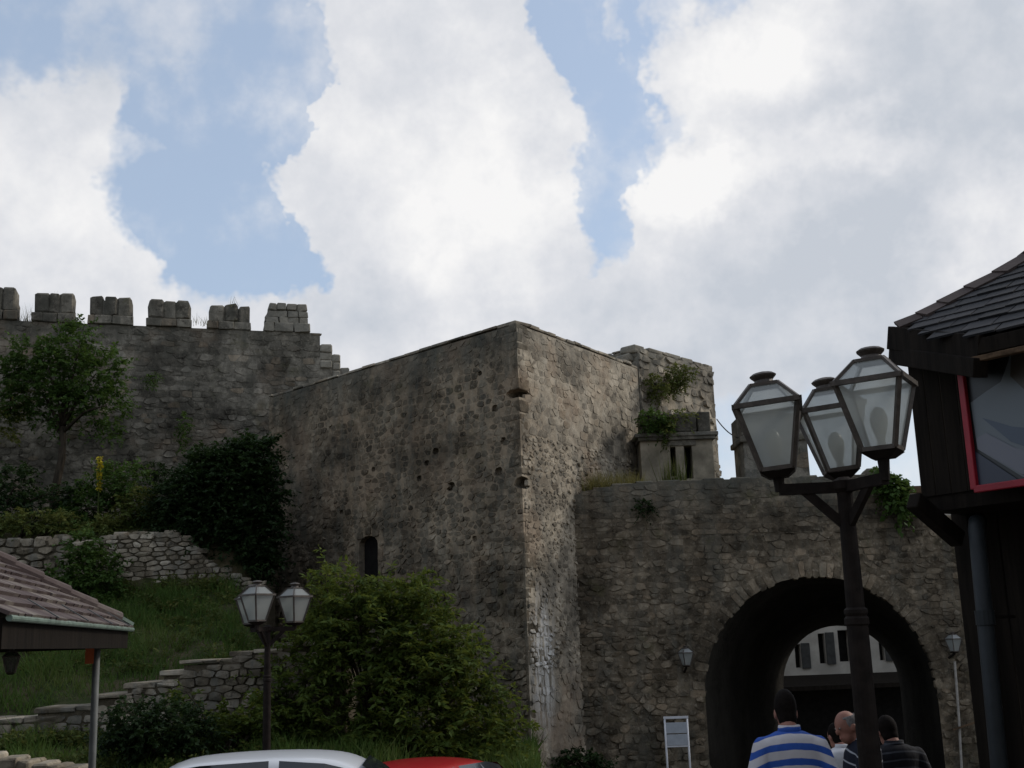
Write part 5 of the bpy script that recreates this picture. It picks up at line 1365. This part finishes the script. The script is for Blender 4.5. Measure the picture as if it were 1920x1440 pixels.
# information sign in front of the gate
s0, s1_ = at(1246, 1346, 19.0), at(1288, 1346, 19.0); sb = at(1288, 1397, 19.0)
sign = tag(empty('information_sign', ((s0[0] + s1_[0]) / 2, 19.0, 0)), 'white two-panel information sign on two posts in front of the gate wall', 'sign')
for x_ in (s0[0], s1_[0]): MB().tube([(x_, 19, 0), (x_, 19, s0[2])], [.016, .016], 10).build('post', WHITE_P, sign, smooth=True)
MB().bar((s0[0] - .02, 19, s0[2]), (s1_[0] + .02, 19, s0[2]), .035, .035).build('top_rail', WHITE_P, sign)
hm = (s0[2] - .07 + sb[2]) / 2
for a, b in ((s0[2] - .075, hm + .008), (hm - .008, sb[2])):
    bevel(MB().box(((s0[0] + s1_[0]) / 2, 19.0, (a + b) / 2), (s1_[0] - s0[0] - .034, .018, a - b)).build('panel', plain('sign_panel', (.33, .36, .40), .5, 0, .4, .08), sign), .003)
MB().bar((s0[0], 19, sb[2] - .014), (s1_[0], 19, sb[2] - .014), .02).build('bottom_rail', WHITE_P, sign)

# ================================================================== CARS
def loft(mb, secs, closed=True, cap=True, mi=0):
    m = len(secs[0]); V = [p for s_ in secs for p in s_]; F = []
    for i in range(len(secs) - 1):
        for k in range(m if closed else m - 1): F.append((i * m + k, i * m + (k + 1) % m, (i + 1) * m + (k + 1) % m, (i + 1) * m + k))
    if cap: F.append(tuple(range(m - 1, -1, -1))); F.append(tuple(range((len(secs) - 1) * m, len(secs) * m)))
    mb.add(V, F, mi=mi); return mb
def car(label, loc, rz, paint, roof, rails, wagon=True):
    """hatchback built along +x (front); roof height and tail length vary"""
    root = tag(empty('parked_car', loc, rz), label, 'car', 'cars parked below the tower')
    xr = -1.78 if wagon else -1.62
    # x, bottom, belt z, roof z, half widths (sill, belt, roof)
    st_ = [(-2.05, .45, .72, .74, .70, .68, .60), (-1.98, .30, .86, .90, .78, .76, .66), (xr, .28, .90, 1.02, .82, .80, .62), (xr + .32, .27, .91, roof - .07, .83, .81, .58), (-1.0, .26, .91, roof - .015, .84, .82, .585), (-.3, .26, .91, roof, .84, .82, .59),
           (.25, .26, .91, roof - .025, .84, .82, .58), (.5, .26, .90, roof - .09, .84, .81, .575), (.8, .26, .90, roof - .28, .84, .81, .60), (1.15, .26, .89, .95, .83, .80, .66), (1.6, .28, .80, .86, .81, .77, .64), (1.95, .32, .68, .74, .76, .72, .58), (2.08, .42, .56, .60, .66, .62, .50)]
    secs = []
    for x, b, z1, z2, w0, w1, w2 in st_:
        half = [(w0 * .9, b), (w0, b + (z1 - b) * .45), (w1, z1), (w1 * .45 + w2 * .55, z1 + (z2 - z1) * .52), (w2, z2 - min(.05, (z2 - z1) * .3)), (w2 * .72, z2 - .004), (0.0, z2 + .022)]
        secs.append([(x, y, z) for y, z in half] + [(x, -y, z) for y, z in half[-2::-1]])
    body = loft(MB(), secs).build('body', paint, root, smooth=True, world=False)
    recalc(body); m_ = body.modifiers.new('s', 'SUBSURF'); m_.levels = m_.render_levels = 2
    def side_at(x, f):                                # point on the window band: f 0 belt .. 1 roof edge
        xs = [q[0] for q in st_]; g_ = lambda i: float(np.interp(x, xs, [q[i] for q in st_]))
        z1, z2, w1, w2 = g_(2), g_(3), g_(5), g_(6); return w1 + (w2 - w1) * f * .97 + .012, z1 + (z2 - z1 - .045) * f
    for sgn in (-1, 1):
        for xa, xb, fa, fb in ((-1.32, -.32, (.12, 1.0), (.10, 1.02)), (-.22, .66, (.10, 1.02), (.12, .95)), (-1.68, -1.40, (.25, .9), (.14, .98))):
            if xb < -1.35 and not wagon: continue
            n_ = 6; Vg = []
            for i in range(n_ + 1):
                t = i / n_; x = xa + (xb - xa) * t; f0 = fa[0] + (fb[0] - fa[0]) * t; f1 = fa[1] + (fb[1] - fa[1]) * t
                for f in (f0, f1): w_, z_ = side_at(x, f); Vg.append((x + (.1 * f if xb > 0 and i == n_ else 0) * -1, sgn * (w_ + .016), z_))
            MB().add(Vg, [(2 * i, 2 * i + 2, 2 * i + 3, 2 * i + 1) for i in range(n_)]).build('side_window', CARGLASS, root, world=False)
    for nm, xa, xb in (('windscreen', .56, 1.08), ('rear_window', xr + .24, xr - .02)):
        Vg = []
        for t in (0, .33, .66, 1):
            x = xa + (xb - xa) * t; xs = [q[0] for q in st_]; z = float(np.interp(x, xs, [q[3] for q in st_])) + .012; w = float(np.interp(x, xs, [q[6] for q in st_])) * .93
            for yy in (-1, -.4, .4, 1): Vg.append((x + (.02 if nm == 'windscreen' else -.02), w * yy, z + .012 * (1 - abs(yy))))
        MB().add(Vg, [(r_ * 4 + c2, r_ * 4 + c2 + 1, (r_ + 1) * 4 + c2 + 1, (r_ + 1) * 4 + c2) for r_ in range(3) for c2 in range(3)]).build(nm, CARGLASS, root, world=False)
    for sx in (-1.3, 1.32):
        for sgn in (-1, 1):
            wm = MB(); Vw, Fw = [], []; pr = [(.20, .10), (.29, .10), (.31, .06), (.31, -.06), (.29, -.10), (.2, -.1)]
            for r_, y_ in pr:
                for k in range(20): Vw.append((sx + r_ * math.cos(.31416 * k), sgn * .74 + y_, .31 + r_ * math.sin(.31416 * k)))
            for i in range(5):
                for k in range(20): Fw.append((i * 20 + k, i * 20 + (k + 1) % 20, (i + 1) * 20 + (k + 1) % 20, (i + 1) * 20 + k))
            wh = wm.add(Vw, Fw).build('wheel', TYRE, root, world=False)
            MB().lathe([(.2, 0), (.2, .02), (.05, .035), (.02, .035)], (0, 0, 0), 16).build('rim', RIM, wh, world=False).matrix_local = Matrix.Translation((sx, sgn * .80, .31)) @ Matrix.Rotation(-sgn * math.pi / 2, 4, 'X')
    for sgn in (-1, 1):
        MB().box((2.0, sgn * .52, .64), (.1, .26, .12)).build('headlight', LAMPL, root, world=False)
        MB().box((-1.98, sgn * .62, .78), (.1, .14, .22)).build('tail_light', TAILL, root, world=False)
        bevel(MB().box((.72, sgn * .95, .98), (.1, .18, .12)).build('wing_mirror', paint, root, world=False), .03)
        if rails: bevel(MB().bar((-1.25, sgn * .53, roof + .045), (.15, sgn * .53, roof + .04), .03).build('roof_rail', SHUT, root, world=False), .008)
    return root
car('white hatchback parked side-on below the far lamp post', (at(510, 1420, 13.0)[0] + .47, 12.6, 0.0), rad(3), CARWHITE, 1.56, False)
car('red hatchback parked in front of the big green shrub', (at(845, 1425, 13.6)[0] - .62, 13.7, 0.0), rad(244), CARRED, 1.285, False, False)

# ================================================================== PEOPLE
def ell_ring(c, rx, ry, n=14, ax=None):
    ax = ax or (Vector((1, 0, 0)), Vector((0, 1, 0)))
    return [Vector(c) + ax[0] * (rx * math.cos(6.28319 * k / n)) + ax[1] * (ry * math.sin(6.28319 * k / n)) for k in range(n)]
def limb(mb, pts, rads, n=12):
    mb.tube(pts, rads, n)
    for p, r in ((pts[0], rads[0]), (pts[-1], rads[-1])): ball(mb, p, (r, r, r), 8)
def ball(mb, c, r, n=10):
    secs = []
    for i in range(1, n):
        a = math.pi * i / n; secs.append([(c[0] + r[0] * math.sin(a) * math.cos(6.28319 * k / (n + 4)), c[1] + r[1] * math.sin(a) * math.sin(6.28319 * k / (n + 4)), c[2] - r[2] * math.cos(a)) for k in range(n + 4)])
    loft(mb, secs)
def fuse(mb, name, mat, parent, vox, smooth_it=4):
    o = mb.build(name, mat, None, attr=False); recalc(o)
    m = o.modifiers.new('r', 'REMESH'); m.mode = 'VOXEL'; m.voxel_size = vox; m.use_smooth_shade = True
    q = o.modifiers.new('s', 'SMOOTH'); q.factor = .5; q.iterations = smooth_it
    bake(o); o.data.materials.clear(); o.data.materials.append(mat); o.parent = parent; return o
def person(label, loc, rz, h, shirt, hair, bald, arms, headturn, group=None, bw=1.0):
    """standing/walking figure facing +y; arms: list of (elbow, wrist) per side in metres at 1.75 m height"""
    root = tag(empty('person', loc, rz), label, 'person', group); root.scale = (h / 1.75 * bw, h / 1.75, h / 1.75)
    body = MB()
    def torso(mb, g_):
        rows = [(.86, .165, .115, 0), (.94, .172, .12, 0), (1.05, .155, .11, .0), (1.18, .165, .115, .005), (1.30, .185, .125, .0), (1.40, .19, .115, -.01), (1.455, .15, .09, -.02), (1.485, .075, .065, -.02)]
        loft(mb, [ell_ring((0, y0, z), rx + g_, ry + g_, 18) for z, rx, ry, y0 in rows])
    torso(body, 0)
    limb(body, [(0, -.015, 1.44), (0, .03, 1.53)], [.062, .058])
    # head, facing turned
    H = Matrix.Translation((0, .05, 1.475)) @ Matrix.Rotation(rad(-14), 4, 'X') @ Matrix.Scale(.95, 4) @ Matrix.Rotation(headturn, 4, 'Z')
    hd_ = MB(); ball(hd_, (0, .01, .125), (.074, .095, .105), 12); ball(hd_, (0, .035, .05), (.055, .062, .065), 10)
    ball(hd_, (0, .105, .095), (.014, .02, .026), 6); ball(hd_, (0, .088, .045), (.026, .014, .012), 6)
    for sx in (-1, 1): ball(hd_, (sx * .077, 0, .10), (.012, .024, .034), 6)
    body.add([H @ Vector(v) for v in hd_.v], hd_.f)
    for i, sx in enumerate((-1, 1)):
        sh, (eb, wr) = (sx * .195, -.01, 1.385), arms[i]
        limb(body, [sh, eb], [.052, .043]); limb(body, [eb, wr], [.042, .029])
        d = (Vector(wr) - Vector(eb)).normalized(); pal = Vector(wr) + d * .05
        body.bar(Vector(wr) - d * .01, Vector(wr) + d * .095, .035, .07, up=(1, 0, 0))
        for k in range(4):
            b0 = Vector(wr) + d * .085 + Vector((0, (k - 1.5) * .019, 0)); L_ = (.062, .074, .07, .055)[k]
            limb(body, [b0, b0 + d * L_ * .55, b0 + d * L_ + Vector((-sx * .022, 0, 0))], [.0095, .009, .0078], 8)
        tb_ = Vector(wr) + d * .03 + Vector((0, .03, 0)); limb(body, [tb_, tb_ + d * .035 + Vector((0, .022, 0)), tb_ + d * .07 + Vector((-sx * .01, .026, 0))], [.011, .0105, .009], 8)
        st_ = .1 if i else -.06
        hip, kn_, an = (sx * .09, 0, .88), (sx * .095, st_ * .8 + .02, .48), (sx * .10, st_ - .02, .09)
        limb(body, [hip, kn_], [.088, .058]); limb(body, [kn_, (sx * .098, st_ * .9 - .015, .33), an], [.057, .055, .04])
        limb(body, [(an[0], an[1] - .03, .045), (an[0] * 1.05, an[1] + .15, .035)], [.042, .035])
    b = fuse(body, 'body', SKIN, root, .008)
    # clothes: shirt, trousers, shoes
    sh_ = MB(); torso(sh_, .016)
    for i, sx in enumerate((-1, 1)):
        eb = Vector(arms[i][0]); s0_ = Vector((sx * .19, -.01, 1.385)); limb(sh_, [s0_, s0_ + (eb - s0_) * .5, s0_ + (eb - s0_) * .82], [.075, .075, .074])
    ball(sh_, (-.12, -.01, 1.405), (.11, .09, .06)); ball(sh_, (.12, -.01, 1.405), (.11, .09, .06))
    fuse(sh_, 'shirt', shirt, root, .012, 6)
    col_ = MB(); loft(col_, [ell_ring((0, -.012 - .004 * k, 1.47 + .022 * k), .083 - .004 * k, .078 - .004 * k, 16) for k in range(3)]); col_.build('collar', shirt, root, smooth=True, world=False)
    tr = MB(); loft(tr, [ell_ring((0, 0, z), rx, ry, 16) for z, rx, ry in ((.80, .17, .125), (.9, .182, .134), (1.0, .176, .13))])
    for i, sx in enumerate((-1, 1)):
        st_ = .1 if i else -.06; limb(tr, [(sx * .09, 0, .86), (sx * .095, st_ * .8 + .02, .48), (sx * .10, st_ - .02, .12)], [.102, .078, .066])
    fuse(tr, 'trousers', JEANS, root, .014, 4)
    so = MB()
    for i, sx in enumerate((-1, 1)):
        st_ = .1 if i else -.06; limb(so, [(sx * .10, st_ - .06, .05), (sx * .105, st_ + .15, .04)], [.05, .044])
    fuse(so, 'shoes', SHOE, root, .01, 3)
    hr = MB(); ball(hr, (0, -.012, .138), (.083, .1, .108), 12)
    if not bald: ball(hr, (0, -.045, .07), (.07, .06, .075), 10)
    cutz = .155 if bald else .13
    hv = [Vector(v) for v in hr.v]
    o = fuse(hr, 'hair', hair, None, .008, 6); bm_ = bmesh.new(); bm_.from_mesh(o.data)
    bmesh.ops.delete(bm_, geom=[v for v in bm_.verts if (v.co.y > .045 and v.co.z < .165) or (v.co.y > -.01 and v.co.z < .09) or (bald and v.co.z > .19)], context='VERTS'); bm_.to_mesh(o.data); bm_.free()
    o.data.transform(H); o.parent = root
    sd2 = o.modifiers.new('t', 'SOLIDIFY'); sd2.thickness = .01
    for sx in (-1, 1):
        ey = MB(); ball(ey, H @ Vector((sx * .031, .094, .118)), (.011, .006, .006), 8); e_ = ey.build('eye', EYEW, root, smooth=True, world=False)
        pu = MB(); ball(pu, H @ Vector((sx * .031, .102, .118)), (.006, .004, .006), 6); pu.build('iris', EYEB, e_, smooth=True, world=False)
    mo = MB(); ball(mo, H @ Vector((0, .098, .046)), (.022, .005, .005), 6); mo.build('mouth', LIP, root, smooth=True, world=False)
    return root
def gz(y): return float(np.interp(y, [0, 13, 18], [1.0, 0, 0]))
mp = at(1473, 1292, 7.2)
person('person seen from behind in a wide blue and white striped polo shirt', (mp[0], 7.2, gz(7.2)), rad(-4), 1.86, SHIRT1, HAIR, False, [((-.29, -.06, 1.13), (-.27, .08, .90)), ((.29, -.05, 1.13), (.27, .1, .91))], rad(2), None, .80)
mp = at(1606, 1312, 8.9)
person('person with cropped grey hair in a navy thin-striped shirt behind the near lamp pole', (mp[0], 8.9, gz(8.9)), rad(82), 1.76, SHIRT2, HAIRG, True, [((-.27, .03, 1.12), (-.2, .2, 1.0)), ((.27, -.04, 1.12), (.25, .1, .9))], rad(25))
mp = at(1668, 1330, 9.6)
person('person in a charcoal striped shirt in the shade right of the near lamp pole', (mp[0], 9.6, gz(9.6)), rad(12), 1.70, SHIRT3, HAIR, False, [((-.27, -.03, 1.12), (-.25, .1, .9)), ((.27, -.04, 1.12), (.25, .1, .9))], rad(-5))
mp = at(1574, 1345, 11.0)
person('person in a plain white shirt, mostly hidden between the two striped shirts', (mp[0], 11.0, gz(11.0)), rad(20), 1.66, plain('white_cotton', (.5, .5, .52), .9, 0, .1, .08), HAIR, False, [((-.27, -.03, 1.12), (-.25, .1, .9)), ((.27, -.04, 1.12), (.25, .1, .9))], rad(0))
